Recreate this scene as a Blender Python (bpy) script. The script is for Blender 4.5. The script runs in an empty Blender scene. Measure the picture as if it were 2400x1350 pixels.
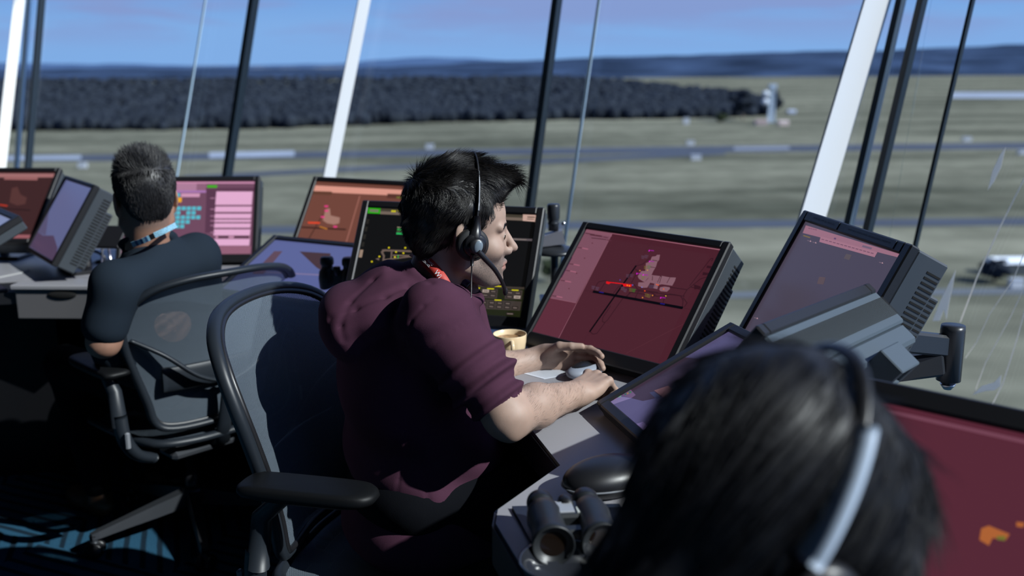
import bpy, math, random
import numpy as np
from mathutils import Vector, Matrix
random.seed(7)
rng = np.random.default_rng(11)
PI = math.pi
scene = bpy.context.scene
COL = scene.collection

# ------------------------------------------------------------------ camera
FPX = 2333.0                       # focal length in pixels of the 2400 px wide frame
CAM = np.array([0.0, 0.0, 1.45])
PITCH, ROLL = math.radians(12.8), math.radians(0.35)
_f = np.array([0, math.cos(PITCH), -math.sin(PITCH)])
_r0 = np.array([1.0, 0, 0]); _u0 = np.array([0, math.sin(PITCH), math.cos(PITCH)])
_r = _r0*math.cos(ROLL) - _u0*math.sin(ROLL)
_u = _u0*math.cos(ROLL) + _r0*math.sin(ROLL)
cd = bpy.data.cameras.new('camera'); cam = bpy.data.objects.new('camera', cd); COL.objects.link(cam)
cd.sensor_width = 36; cd.lens = 36*FPX/2400; cd.clip_start = .02; cd.clip_end = 30000
cam.matrix_world = Matrix(((_r[0], _u[0], -_f[0], CAM[0]), (_r[1], _u[1], -_f[1], CAM[1]),
                           (_r[2], _u[2], -_f[2], CAM[2]), (0, 0, 0, 1)))
cd.dof.use_dof = True; cd.dof.focus_distance = 2.0; cd.dof.aperture_fstop = 2.6
scene.camera = cam
# measuring helpers: where in the room a point seen in the photograph stands
def ray(px, py): return _f + _r*(px-1200)/FPX - _u*(py-675)/FPX
def PY(px, py, Y):
    d = ray(px, py); return CAM + d*Y/d[1]
def PZ(px, py, z):
    d = ray(px, py); return CAM + d*(z-CAM[2])/d[2]
def PP(px, py, o, n):
    d = ray(px, py); return CAM + d*(np.dot(np.subtract(o, CAM), n)/np.dot(d, n))

# ------------------------------------------------------------------ view, world, sun
scene.view_settings.view_transform = 'Standard'; scene.view_settings.look = 'None'
scene.view_settings.exposure = 0.0; scene.view_settings.gamma = 1.0
scene.view_settings.use_curve_mapping = False
SUN_DIR = Vector((0.86, -0.42, 0.73)).normalized()      # towards the sun
sd = bpy.data.lights.new('sun', 'SUN'); sd.energy = 7.4; sd.angle = math.radians(0.55); sd.color = (1.0, .95, .88)
so = bpy.data.objects.new('sun', sd); COL.objects.link(so)
so.rotation_euler = SUN_DIR.to_track_quat('Z', 'Y').to_euler()

def lin(c):
    c = c/255.0
    return c/12.92 if c <= .04045 else ((c+.055)/1.055)**2.4
def rgb(r, g, b, a=1.0): return (lin(r), lin(g), lin(b), a)

w = bpy.data.worlds.new('world'); scene.world = w; w.use_nodes = True
nt = w.node_tree; nt.nodes.clear()
def N(nt, t, **k):
    n = nt.nodes.new(t)
    for a, b in k.items(): setattr(n, a, b)
    return n
L = lambda nt, a, b: nt.links.new(a, b)
out = N(nt, 'ShaderNodeOutputWorld'); bg = N(nt, 'ShaderNodeBackground'); L(nt, bg.outputs[0], out.inputs[0])
tc = N(nt, 'ShaderNodeTexCoord'); sep = N(nt, 'ShaderNodeSeparateXYZ'); L(nt, tc.outputs['Generated'], sep.inputs[0])
ramp = N(nt, 'ShaderNodeValToRGB'); L(nt, sep.outputs[2], ramp.inputs[0])
e = ramp.color_ramp.elements
e[0].position = 0.0; e[0].color = rgb(128, 164, 210)
e[1].position = 0.5; e[1].color = rgb(76, 118, 190)
x = ramp.color_ramp.elements.new(.035); x.color = rgb(128, 164, 210)
x = ramp.color_ramp.elements.new(.09); x.color = rgb(104, 144, 200)
mp = N(nt, 'ShaderNodeMapping'); mp.inputs['Scale'].default_value = (2.6, 2.6, 22.0); L(nt, tc.outputs['Generated'], mp.inputs[0])
nz = N(nt, 'ShaderNodeTexNoise'); nz.inputs['Scale'].default_value = 1.7; nz.inputs['Detail'].default_value = 7
nz.inputs['Roughness'].default_value = .55; nz.inputs['Distortion'].default_value = .25; L(nt, mp.outputs[0], nz.inputs['Vector'])
cr = N(nt, 'ShaderNodeValToRGB'); L(nt, nz.outputs['Fac'], cr.inputs[0])
cr.color_ramp.elements[0].position = .42; cr.color_ramp.elements[0].color = (0, 0, 0, 1)
cr.color_ramp.elements[1].position = .55; cr.color_ramp.elements[1].color = (1, 1, 1, 1)
hz = N(nt, 'ShaderNodeMapRange'); hz.inputs[1].default_value = .01; hz.inputs[2].default_value = .045; L(nt, sep.outputs[2], hz.inputs[0])
mu = N(nt, 'ShaderNodeMath', operation='MULTIPLY'); L(nt, cr.outputs[0], mu.inputs[0]); L(nt, hz.outputs[0], mu.inputs[1])
mx = N(nt, 'ShaderNodeMix', data_type='RGBA'); L(nt, mu.outputs[0], mx.inputs[0]); L(nt, ramp.outputs[0], mx.inputs[6])
mx.inputs[7].default_value = rgb(132, 148, 192)
L(nt, mx.outputs[2], bg.inputs[0]); bg.inputs[1].default_value = 1.4

# ------------------------------------------------------------------ materials
def mat(name, col, rough=.5, metal=0, spec=.5, emit=None, es=1.0, bump=None, coat=0, noise=None, trans=0):
    m = bpy.data.materials.new(name); m.use_nodes = True; t = m.node_tree; p = t.nodes['Principled BSDF']
    p.inputs['Base Color'].default_value = tuple(col[:3])+(1,)
    p.inputs['Roughness'].default_value = rough; p.inputs['Metallic'].default_value = metal
    p.inputs['Specular IOR Level'].default_value = spec; p.inputs['Coat Weight'].default_value = coat
    if emit is not None:
        p.inputs['Emission Color'].default_value = tuple(emit[:3])+(1,); p.inputs['Emission Strength'].default_value = es
    tcn = N(t, 'ShaderNodeTexCoord')
    if noise:                                     # (scale, amount): mottled colour
        n = N(t, 'ShaderNodeTexNoise'); n.inputs['Scale'].default_value = noise[0]; n.inputs['Detail'].default_value = 4
        L(t, tcn.outputs['Object'], n.inputs['Vector'])
        mr = N(t, 'ShaderNodeMapRange'); mr.inputs[1].default_value = .3; mr.inputs[2].default_value = .7
        mr.inputs[3].default_value = 1-noise[1]; mr.inputs[4].default_value = 1+noise[1]; L(t, n.outputs['Fac'], mr.inputs[0])
        v = N(t, 'ShaderNodeVectorMath', operation='SCALE'); v.inputs[0].default_value = col[:3]; L(t, mr.outputs[0], v.inputs['Scale'])
        L(t, v.outputs[0], p.inputs['Base Color'])
    if bump:                                      # (scale, strength, distance)
        n = N(t, 'ShaderNodeTexNoise'); n.inputs['Scale'].default_value = bump[0]; n.inputs['Detail'].default_value = 3
        L(t, tcn.outputs['Object'], n.inputs['Vector'])
        b = N(t, 'ShaderNodeBump'); b.inputs['Strength'].default_value = bump[1]; b.inputs['Distance'].default_value = bump[2]
        L(t, n.outputs['Fac'], b.inputs['Height']); L(t, b.outputs[0], p.inputs['Normal'])
    return m
_emc = {}
def escr(c, k=1.0):                               # a colour shown on a screen
    key = (tuple(c), k)
    if key not in _emc:
        _emc[key] = mat('screen_%d_%d_%d' % tuple(c), (.005, .005, .006), .32, spec=.25, emit=rgb(*c), es=k)
    return _emc[key]

# ------------------------------------------------------------------ mesh builder
class MB:
    def __init__(s): s.v = []; s.f = []; s.m = []; s.sm = []; s.n = 0
    def add(s, v, f, m=0, smooth=False):
        v = np.asarray(v, float).reshape(-1, 3); s.v.append(v)
        for q in f: s.f.append([i+s.n for i in q]); s.m.append(m); s.sm.append(smooth)
        s.n += len(v); return s
    def box(s, c, size, m=0, axes=None, bev=0):
        h = np.asarray(size, float)/2; A = np.eye(3) if axes is None else np.asarray(axes, float)
        b = min(bev, *(h*.98)) if bev else 0
        if not b:
            V = [[x, y, z] for x in (-1, 1) for y in (-1, 1) for z in (-1, 1)]
            V = (np.array(V)*h)@A + np.asarray(c)
            return s.add(V, [(0, 1, 3, 2), (4, 6, 7, 5), (0, 4, 5, 1), (2, 3, 7, 6), (0, 2, 6, 4), (1, 5, 7, 3)], m)
        V = []; idx = {}                          # chamfered box
        for sx in (-1, 1):
            for sy in (-1, 1):
                for sz in (-1, 1):
                    S = np.array([sx, sy, sz])
                    for a in range(3):
                        q = (h-b)*S; q[a] = h[a]*S[a]; idx[(sx, sy, sz, a)] = len(V); V.append(q)
        F = []
        for a in range(3):
            o, p = [(1, 2), (2, 0), (0, 1)][a]
            for sg in (-1, 1):
                q = []
                for (u, w_) in ((-1, -1), (1, -1), (1, 1), (-1, 1)):
                    S = [0, 0, 0]; S[a] = sg; S[o] = u; S[p] = w_; q.append(idx[(*S, a)])
                F.append(q if sg > 0 else q[::-1])
        for a in range(3):                        # edge chamfers along axis a
            o, p = [(1, 2), (2, 0), (0, 1)][a]
            for u in (-1, 1):
                for w_ in (-1, 1):
                    S0 = [0, 0, 0]; S0[o] = u; S0[p] = w_; S1 = S0[:]; S0[a] = -1; S1[a] = 1
                    q = [idx[(*S0, o)], idx[(*S1, o)], idx[(*S1, p)], idx[(*S0, p)]]
                    F.append(q if u*w_ < 0 else q[::-1])
        for sx in (-1, 1):
            for sy in (-1, 1):
                for sz in (-1, 1):
                    q = [idx[(sx, sy, sz, a)] for a in range(3)]; F.append(q if sx*sy*sz > 0 else q[::-1])
        return s.add(np.array(V)@A+np.asarray(c), F, m)
    def hexa(s, bot, top, m=0):
        V = list(bot)+list(top)
        return s.add(V, [(3, 2, 1, 0), (4, 5, 6, 7), (0, 1, 5, 4), (1, 2, 6, 5), (2, 3, 7, 6), (3, 0, 4, 7)], m)
    def prism(s, poly, z0, z1, m=0):
        n = len(poly); V = [(p[0], p[1], z0) for p in poly]+[(p[0], p[1], z1) for p in poly]
        F = [list(range(n))[::-1], [n+i for i in range(n)]]+[[i, (i+1) % n, n+(i+1) % n, n+i] for i in range(n)]
        return s.add(V, F, m)
    def tube(s, pts, r, n=10, m=0, closed=False, cap=True, flat=None, updir=None):
        P = np.asarray(pts, float); K = len(P)
        R = np.full(K, float(r)) if np.isscalar(r) else np.asarray(r, float)
        if closed: T = np.roll(P, -1, 0)-np.roll(P, 1, 0)
        else: T = np.gradient(P, axis=0)
        T /= np.linalg.norm(T, axis=1)[:, None]+1e-12
        ref = np.array(updir if updir is not None else ([0, 0, 1] if abs(T[0][2]) < .9 else [1, 0, 0]), float)
        V = []
        a = np.linspace(0, 2*PI, n, endpoint=False)
        Nn = ref-T[0]*np.dot(ref, T[0]); Nn /= np.linalg.norm(Nn)
        for k in range(K):
            base = ref if updir is not None else Nn
            Nn = base-T[k]*np.dot(base, T[k]); Nn /= np.linalg.norm(Nn)+1e-12
            B = np.cross(T[k], Nn); f = 1 if flat is None else flat
            V.append(P[k]+R[k]*(np.cos(a)[:, None]*Nn*f+np.sin(a)[:, None]*B))
        V = np.concatenate(V); F = []
        for k in range(K if closed else K-1):
            k2 = (k+1) % K
            for i in range(n):
                j = (i+1) % n; F.append((k*n+i, k2*n+i, k2*n+j, k*n+j)[::-1])
        if cap and not closed: F.append(list(range(n))); F.append([(K-1)*n+i for i in range(n)][::-1])
        return s.add(V, [tuple(q)[::-1] for q in F], m, True)
    def lathe(s, prof, c=(0, 0, 0), axis=(0, 0, 1), n=32, m=0, cap=True):
        ax = np.asarray(axis, float); ax /= np.linalg.norm(ax)
        ref = np.array([1, 0, 0]) if abs(ax[0]) < .9 else np.array([0, 1, 0])
        X = ref-ax*np.dot(ref, ax); X /= np.linalg.norm(X); Y = np.cross(ax, X)
        a = np.linspace(0, 2*PI, n, endpoint=False); V = []
        for r, z in prof: V.append(np.asarray(c)+ax*z+r*(np.cos(a)[:, None]*X+np.sin(a)[:, None]*Y))
        F = []
        for k in range(len(prof)-1):
            for i in range(n):
                j = (i+1) % n; F.append((k*n+i, k*n+j, (k+1)*n+j, (k+1)*n+i))
        if cap: F.append(list(range(n))[::-1]); F.append([(len(prof)-1)*n+i for i in range(n)])
        return s.add(np.concatenate(V), F, m, True)
    def ball(s, c, r, m=0, n=16, axes=None):
        r = np.full(3, r) if np.isscalar(r) else np.asarray(r, float); A = np.eye(3) if axes is None else np.asarray(axes)
        V = []; k = n//2
        for i in range(k+1):
            t = PI*i/k
            for j in range(n): p = 2*PI*j/n; V.append((math.sin(t)*math.cos(p), math.sin(t)*math.sin(p), math.cos(t)))
        V = (np.array(V)*r)@A+np.asarray(c); F = []
        for i in range(k):
            for j in range(n): F.append((i*n+j, (i+1)*n+j, (i+1)*n+(j+1) % n, i*n+(j+1) % n))
        return s.add(V, F, m, True)
    def build(s, name, mats, parent=None, smooth=None, world=True, autosm=True):
        me = bpy.data.meshes.new(name); V = np.concatenate(s.v) if s.v else np.zeros((0, 3))
        if parent is not None and world: V = V-np.array(parent_origin(parent))
        me.from_pydata(V.tolist(), [], s.f)
        for mm in (mats if isinstance(mats, (list, tuple)) else [mats]): me.materials.append(mm)
        me.polygons.foreach_set('material_index', s.m)
        me.polygons.foreach_set('use_smooth', s.sm if smooth is None else [smooth]*len(s.f))
        me.update(); o = bpy.data.objects.new(name, me); COL.objects.link(o)
        if parent is not None: o.parent = parent
        return o
def parent_origin(p):
    v = Vector((0, 0, 0))
    while p is not None: v += p.location; p = p.parent
    return v
def fastmesh(name, V, F, mats, parent=None, smooth=True, mi=None):      # F: (n,4) or (n,3) array
    V = np.asarray(V, np.float32)
    if parent is not None: V = V-np.array(parent_origin(parent), np.float32)
    F = np.asarray(F, np.int32); n, k = F.shape
    me = bpy.data.meshes.new(name); me.vertices.add(len(V)); me.vertices.foreach_set('co', V.ravel())
    me.loops.add(n*k); me.loops.foreach_set('vertex_index', F.ravel())
    me.polygons.add(n); me.polygons.foreach_set('loop_start', np.arange(n, dtype=np.int32)*k)
    me.polygons.foreach_set('loop_total', np.full(n, k, np.int32))
    for mm in (mats if isinstance(mats, (list, tuple)) else [mats]): me.materials.append(mm)
    me.polygons.foreach_set('use_smooth', np.full(n, smooth))
    if mi is not None: me.polygons.foreach_set('material_index', np.asarray(mi, np.int32))
    me.update(calc_edges=True); me.validate()
    o = bpy.data.objects.new(name, me); COL.objects.link(o)
    if parent is not None: o.parent = parent
    return o
def tag(o, label=None, cat=None, group=None, kind=None):
    if label: o['label'] = label
    if cat: o['category'] = cat
    if group: o['group'] = group
    if kind: o['kind'] = kind
    return o
def thing(name, label, cat, loc=(0, 0, 0), group=None, rotz=0):
    o = bpy.data.objects.new(name, None); COL.objects.link(o); o.location = Vector([float(q) for q in loc])
    o.rotation_euler = (0, 0, rotz); o.empty_display_size = .05
    return tag(o, label, cat, group)
def copy_tree(o, parent=None):
    c = o.copy(); COL.objects.link(c); c.parent = parent
    for ch in list(o.children): copy_tree(ch, c)
    return c
def text_mesh(mb, s, o, ux, uy, size, m=0, off=.0004, align='CENTER'):   # lettering: origin o, baseline ux, up uy
    cu = bpy.data.curves.new('t', 'FONT'); cu.body = s; cu.size = size; cu.align_x = align; cu.align_y = 'CENTER'
    ob = bpy.data.objects.new('t', cu); COL.objects.link(ob)
    me = bpy.data.meshes.new_from_object(ob.evaluated_get(bpy.context.evaluated_depsgraph_get()))
    ux = np.asarray(ux, float); uy = np.asarray(uy, float); ux /= np.linalg.norm(ux); uy /= np.linalg.norm(uy); nn = np.cross(ux, uy)
    V = [np.asarray(o)+ux*v.co.x+uy*v.co.y+nn*off for v in me.vertices]
    if V: mb.add(V, [tuple(p.vertices) for p in me.polygons], m)
    bpy.data.objects.remove(ob); bpy.data.curves.remove(cu); bpy.data.meshes.remove(me)

# ------------------------------------------------------------------ smooth solid modelling (distance fields turned into one closed mesh)
def smin(a, b, k):
    h = np.clip(.5+.5*(b-a)/k, 0, 1); return b*(1-h)+a*h-k*h*(1-h)
def smax(a, b, k): return -smin(-a, -b, k)
def d_ell(P, c, r, A=None):
    q = P-np.asarray(c, np.float32)
    if A is not None: q = q@np.asarray(A, np.float32).T
    r = np.asarray(r, np.float32); k0 = np.linalg.norm(q/r, axis=-1); k1 = np.linalg.norm(q/(r*r), axis=-1)
    return k0*(k0-1)/(k1+1e-9)
def d_cap(P, a, b, ra, rb=None):
    rb = ra if rb is None else rb; a = np.asarray(a, np.float32); b = np.asarray(b, np.float32); d = b-a
    t = np.clip(((P-a)@d)/(d@d), 0, 1); return np.linalg.norm(P-a-t[..., None]*d, axis=-1)-(ra+(rb-ra)*t)
def d_box(P, c, h, A=None, r=.01):
    q = P-np.asarray(c, np.float32)
    if A is not None: q = q@np.asarray(A, np.float32).T
    q = np.abs(q)-(np.asarray(h, np.float32)-r)
    return np.linalg.norm(np.maximum(q, 0), axis=-1)+np.minimum(q.max(-1), 0)-r
def nets(fn, lo, hi, res):
    lo = np.asarray(lo, float); hi = np.asarray(hi, float); n = np.ceil((hi-lo)/res).astype(int)+1
    ax = [(lo[i]+np.arange(n[i])*res).astype(np.float32) for i in range(3)]
    D = np.empty(n, np.float32)
    for i0 in range(0, n[0], 16):
        g = np.stack(np.meshgrid(ax[0][i0:i0+16], ax[1], ax[2], indexing='ij'), -1); D[i0:i0+16] = fn(g)
    S = D < 0; c = tuple(k-1 for k in n)
    acc = np.zeros(c+(3,), np.float32); cnt = np.zeros(c, np.float32)
    for a in range(3):
        sl0 = [slice(None)]*3; sl1 = [slice(None)]*3; sl0[a] = slice(0, -1); sl1[a] = slice(1, None)
        d0 = D[tuple(sl0)]; d1 = D[tuple(sl1)]; x = (S[tuple(sl0)] != S[tuple(sl1)])
        t = np.where(x, d0/np.where(x, d0-d1, 1), 0)
        o, p = [q for q in range(3) if q != a]
        for u in (0, 1):
            for v in (0, 1):
                s_ = [slice(None)]*3; s_[o] = slice(u, u+c[o]); s_[p] = slice(v, v+c[p])
                xx = x[tuple(s_)]; cnt += xx; acc[..., a] += t[tuple(s_)]*xx; acc[..., o] += u*xx; acc[..., p] += v*xx
    act = cnt > 0; idx = -np.ones(c, np.int64); idx[act] = np.arange(act.sum())
    g = np.argwhere(act); V = lo+(g+acc[act]/cnt[act][:, None])*res
    F = []
    for a in range(3):
        sl0 = [slice(1, -1)]*3; sl1 = [slice(1, -1)]*3; sl0[a] = slice(0, -1); sl1[a] = slice(1, None)
        s0 = S[tuple(sl0)]; s1 = S[tuple(sl1)]; x = np.argwhere(s0 != s1); o, p = [q for q in range(3) if q != a]
        if not len(x): continue
        fl = s0[tuple(x.T)]; b = x.copy(); b[:, o] += 1; b[:, p] += 1
        def I(do, dp):
            q = b.copy(); q[:, o] -= do; q[:, p] -= dp; return idx[tuple(q.T)]
        Q = np.stack([I(0, 0), I(1, 0), I(1, 1), I(0, 1)], 1)
        if a == 1: fl = ~fl
        Q[~fl] = Q[~fl][:, ::-1]; F.append(Q)
    F = np.concatenate(F)
    return V, F
def vnormals(V, F):
    n = np.cross(V[F[:, 2]]-V[F[:, 0]], V[F[:, 3]]-V[F[:, 1]]); N_ = np.zeros_like(V)
    for i in range(4): np.add.at(N_, F[:, i], n)
    return N_/(np.linalg.norm(N_, axis=1)[:, None]+1e-12)
def relax(V, F, it=2, k=.5):
    for _ in range(it):
        S_ = np.zeros_like(V); c = np.zeros(len(V))
        for i in range(4):
            a, b = F[:, i], F[:, (i+1) % 4]
            np.add.at(S_, a, V[b]); np.add.at(S_, b, V[a]); np.add.at(c, a, 1); np.add.at(c, b, 1)
        V = V*(1-k)+k*S_/np.maximum(c, 1)[:, None]
    return V
class SinNoise:
    def __init__(s, seed, freq, n=10):
        r = np.random.default_rng(seed); s.k = r.normal(size=(n, 3)); s.k /= np.linalg.norm(s.k, axis=1)[:, None]
        s.k *= freq*r.uniform(.6, 1.6, (n, 1)); s.p = r.uniform(0, 2*PI, n); s.n = n
    def __call__(s, P): return np.sin(P@s.k.T.astype(P.dtype)+s.p.astype(P.dtype)).sum(-1)/math.sqrt(s.n)
def frame(f, upish=(0, 0, 1)):                      # rows: forward, left, up
    f = np.asarray(f, float); f = f/np.linalg.norm(f); l = np.cross(upish, f); l /= np.linalg.norm(l)
    return np.array([f, l, np.cross(f, l)])
# ================================================================== the control cab
def img_line(pa, pb, o, n, z0, z1, extra=0):        # a straight member seen through two image points, lying in a plane; cut at two heights
    a = PP(*pa, o, n); b = PP(*pb, o, n); d = (b-a)/(b[2]-a[2])
    return a+d*(z0-a[2]), a+d*(z1-a[2])
LEAN = math.tan(math.radians(15.5)); ZC = 8.0  # unseen ceiling, set high so the sun reaches the fins
PLAN = [(-5.80, 6.72), (-2.87, 6.04), (1.397, 3.478), (2.62, 2.02), (3.25, .2), (3.15, -1.9), (2.2, -3.9)]   # eye height corners
def glass_plane(i):
    a, b = np.array(PLAN[i]), np.array(PLAN[i+1]); t = (b-a)/np.linalg.norm(b-a); n2 = np.array([-t[1], t[0]])
    if n2@(a-np.array([-.5, .5])) < 0: n2 = -n2
    n = np.array([n2[0], n2[1], -LEAN]); return np.array([a[0], a[1], 1.45]), n, n2
def plan_at(z):
    pts = []
    for i in range(len(PLAN)):
        if i == 0: o, n, n2 = glass_plane(0); pts.append(np.array(PLAN[0])+n2*LEAN*(z-1.45)); continue
        if i == len(PLAN)-1: o, n, n2 = glass_plane(i-1); pts.append(np.array(PLAN[-1])+n2*LEAN*(z-1.45)); continue
        _, _, n1 = glass_plane(i-1); _, _, n2 = glass_plane(i)
        A = np.array([n1, n2]); k = LEAN*(z-1.45); p = np.array(PLAN[i])
        pts.append(p+np.linalg.solve(A, [k, k]))
    return pts
lo, hi = plan_at(0.0), plan_at(ZC)
gm = bpy.data.materials.new('tinted_glass'); gm.use_nodes = True; t = gm.node_tree; t.nodes.clear()
o_ = N(t, 'ShaderNodeOutputMaterial'); mxs = N(t, 'ShaderNodeMixShader'); tr = N(t, 'ShaderNodeBsdfTransparent'); gl = N(t, 'ShaderNodeBsdfGlossy')
tr.inputs[0].default_value = (.87, .92, .955, 1); gl.inputs['Roughness'].default_value = .0
lw = N(t, 'ShaderNodeLayerWeight'); lw.inputs[0].default_value = .5; pw = N(t, 'ShaderNodeMath', operation='POWER'); L(t, lw.outputs['Facing'], pw.inputs[0]); pw.inputs[1].default_value = 5
fr = N(t, 'ShaderNodeMath', operation='MULTIPLY_ADD'); L(t, pw.outputs[0], fr.inputs[0]); fr.inputs[1].default_value = .5; fr.inputs[2].default_value = .022; L(t, fr.outputs[0], mxs.inputs[0]); L(t, tr.outputs[0], mxs.inputs[1]); L(t, gl.outputs[0], mxs.inputs[2]); L(t, mxs.outputs[0], o_.inputs[0])
for i in range(len(PLAN)-1):
    _, _, n2 = glass_plane(i); off = np.array([n2[0], n2[1], 0])*.016
    a, b, c, d = [np.array([*p, z]) for p, z in ((lo[i], 0), (lo[i+1], 0), (hi[i+1], ZC), (hi[i], ZC))]
    m = MB(); m.add([a, b, c, d, a+off, b+off, c+off, d+off], [(0, 1, 2, 3), (7, 6, 5, 4), (0, 4, 5, 1), (1, 5, 6, 2), (2, 6, 7, 3), (3, 7, 4, 0)])
    tag(m.build('window_%d' % (i+1), gm), kind='structure')
BACK = [(2.0, -4.3), (-2.5, -4.6), (-6.2, -1.5), (-6.9, 3.6)]  # unseen solid walls, added to keep skylight out of the cab
M_dark = mat('dark_unseen_shell', (.02, .021, .024), .8)
fl = [tuple(p) for p in lo]+BACK; ce = [tuple(p) for p in hi]+BACK
carpet = bpy.data.materials.new('blue_striped_carpet'); carpet.use_nodes = True; t = carpet.node_tree; p = t.nodes['Principled BSDF']
p.inputs['Roughness'].default_value = .95; p.inputs['Specular IOR Level'].default_value = .1
tcn = N(t, 'ShaderNodeTexCoord'); vals = []
for rot in (.42, 1.25):
    mpn = N(t, 'ShaderNodeMapping'); mpn.inputs['Rotation'].default_value = (0, 0, rot); L(t, tcn.outputs['Object'], mpn.inputs[0])
    wv = N(t, 'ShaderNodeTexWave'); wv.inputs['Scale'].default_value = 6.5; wv.inputs['Distortion'].default_value = 2.2; wv.inputs['Detail'].default_value = 3
    wv.inputs['Detail Scale'].default_value = .35; wv.bands_direction = 'Y'; L(t, mpn.outputs[0], wv.inputs['Vector']); vals.append(wv)
mp3 = N(t, 'ShaderNodeMapping'); mp3.inputs['Rotation'].default_value = (0, 0, .42); mp3.inputs['Scale'].default_value = (1, 1.0, 1); L(t, tcn.outputs['Object'], mp3.inputs[0])
ck = N(t, 'ShaderNodeTexChecker'); ck.inputs['Scale'].default_value = 2.0; L(t, mp3.outputs[0], ck.inputs['Vector'])
mxv = N(t, 'ShaderNodeMix'); L(t, ck.outputs['Fac'], mxv.inputs[0]); L(t, vals[0].outputs['Fac'], mxv.inputs[2]); L(t, vals[1].outputs['Fac'], mxv.inputs[3])
rp = N(t, 'ShaderNodeValToRGB'); L(t, mxv.outputs[0], rp.inputs[0])
rp.color_ramp.elements[0].position = .12; rp.color_ramp.elements[0].color = (.010, .026, .045, 1)
rp.color_ramp.elements[1].position = .42; rp.color_ramp.elements[1].color = (.028, .105, .185, 1)
ns = N(t, 'ShaderNodeTexNoise'); ns.inputs['Scale'].default_value = 260; L(t, tcn.outputs['Object'], ns.inputs['Vector'])
mm_ = N(t, 'ShaderNodeMix', data_type='RGBA', blend_type='MULTIPLY'); mm_.inputs[0].default_value = .5; L(t, rp.outputs[0], mm_.inputs[6]); L(t, ns.outputs['Fac'], mm_.inputs[7])
L(t, mm_.outputs[2], p.inputs['Base Color'])
bb = N(t, 'ShaderNodeBump'); bb.inputs['Distance'].default_value = .004; L(t, ns.outputs['Fac'], bb.inputs['Height']); L(t, bb.outputs[0], p.inputs['Normal'])
tag(MB().prism(fl, -.3, 0).build('floor', carpet), kind='structure')
tag(MB().prism(ce, ZC, ZC+.35).build('unseen_ceiling', M_dark), kind='structure')
wl = [tuple(lo[-1])]+BACK+[tuple(lo[0])]; wh = [tuple(hi[-1])]+BACK+[tuple(hi[0])]
for k, nm in enumerate(('right', 'rear', 'rear_left', 'left', 'left_end')):
    a, b = np.array([*wl[k], 0]), np.array([*wl[k+1], 0]); c, d = np.array([*wh[k+1], ZC]), np.array([*wh[k], ZC])
    t2 = (b-a)[:2]; o2 = np.array([t2[1], -t2[0], 0])/np.linalg.norm(t2)*.12
    if o2[:2]@(a[:2]-np.array([-.5, .5])) < 0: o2 = -o2
    tag(MB().hexa([a, b, b+o2, a+o2], [d, c, c+o2, d+o2]).build('unseen_wall_'+nm, M_dark), kind='structure')

# glazing joints and the white fins behind them
M_joint = mat('dark_glazing_joint', (.012, .02, .028), .35)
M_pale = mat('pale_line', (.42, .55, .66), .4)  # even pale tone for the thin lines along the panes
M_fin = mat('white_painted_steel', (.93, .92, .90), .45)
o1, n1, h1 = glass_plane(1); o2_, n2_, h2 = glass_plane(2); o0, n0_, h0 = glass_plane(0)
in3 = lambda h, k: np.array([h[0], h[1], 0])*k
def bar(name, pa, pb, pl, wd, dp, m, inset=.01, face=None):
    o, n, h = pl; o = o-in3(h, inset); a, b = img_line(pa, pb, o, n, .02, ZC-.01)
    t_ = np.array([h[1], -h[0], 0]); hh = in3(h, 1)
    if face: hh = -np.array([*face, 0])/np.hypot(*face); t_ = np.array([hh[1], -hh[0], 0])
    q = [(-1, -1), (1, -1), (1, 1), (-1, 1)]
    c0 = [a+t_*u*wd/2-hh*(v+1)*dp/2 for u, v in q]; c1 = [b+t_*u*wd/2-hh*(v+1)*dp/2 for u, v in q]
    tag(MB().hexa(c0, c1).build(name, m), kind='structure')
G0, G1, G2 = (o0, n0_, h0), (o1, n1, h1), (o2_, n2_, h2)
bar('trim_1', (105, 0), (73, 395), G1, .018, .04, M_joint)
bar('trim_2', (70, 0), (41, 395), G0, .022, .02, M_pale)
bar('trim_3', (603, 0), (540, 413), G1, .030, .045, M_joint)
bar('trim_4', (1312, 0), (1249, 478), G1, .026, .045, M_joint)
bar('trim_5', (2110, 0), (1988, 525), G1, .020, .03, M_joint)
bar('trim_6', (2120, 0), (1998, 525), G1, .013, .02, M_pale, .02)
bar('trim_7', (2168, 0), (2041, 535), G2, .022, .035, M_joint)
bar('trim_8', (2283, 0), (2150, 570), G2, .010, .02, M_joint)
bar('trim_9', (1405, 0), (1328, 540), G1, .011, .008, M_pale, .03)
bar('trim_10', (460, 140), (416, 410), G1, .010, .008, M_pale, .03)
bar('trim_11', (2054, 0), (1904, 500), G1, .15, .008, M_fin, .10, (.6, -.8))
bar('trim_12', (853, 0), (769, 425), G1, .062, .008, M_fin, .06, (.6, -.8))
bar('trim_13', (45, 0), (2, 380), G0, .060, .008, M_fin, .06, (.6, -.8))

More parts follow.
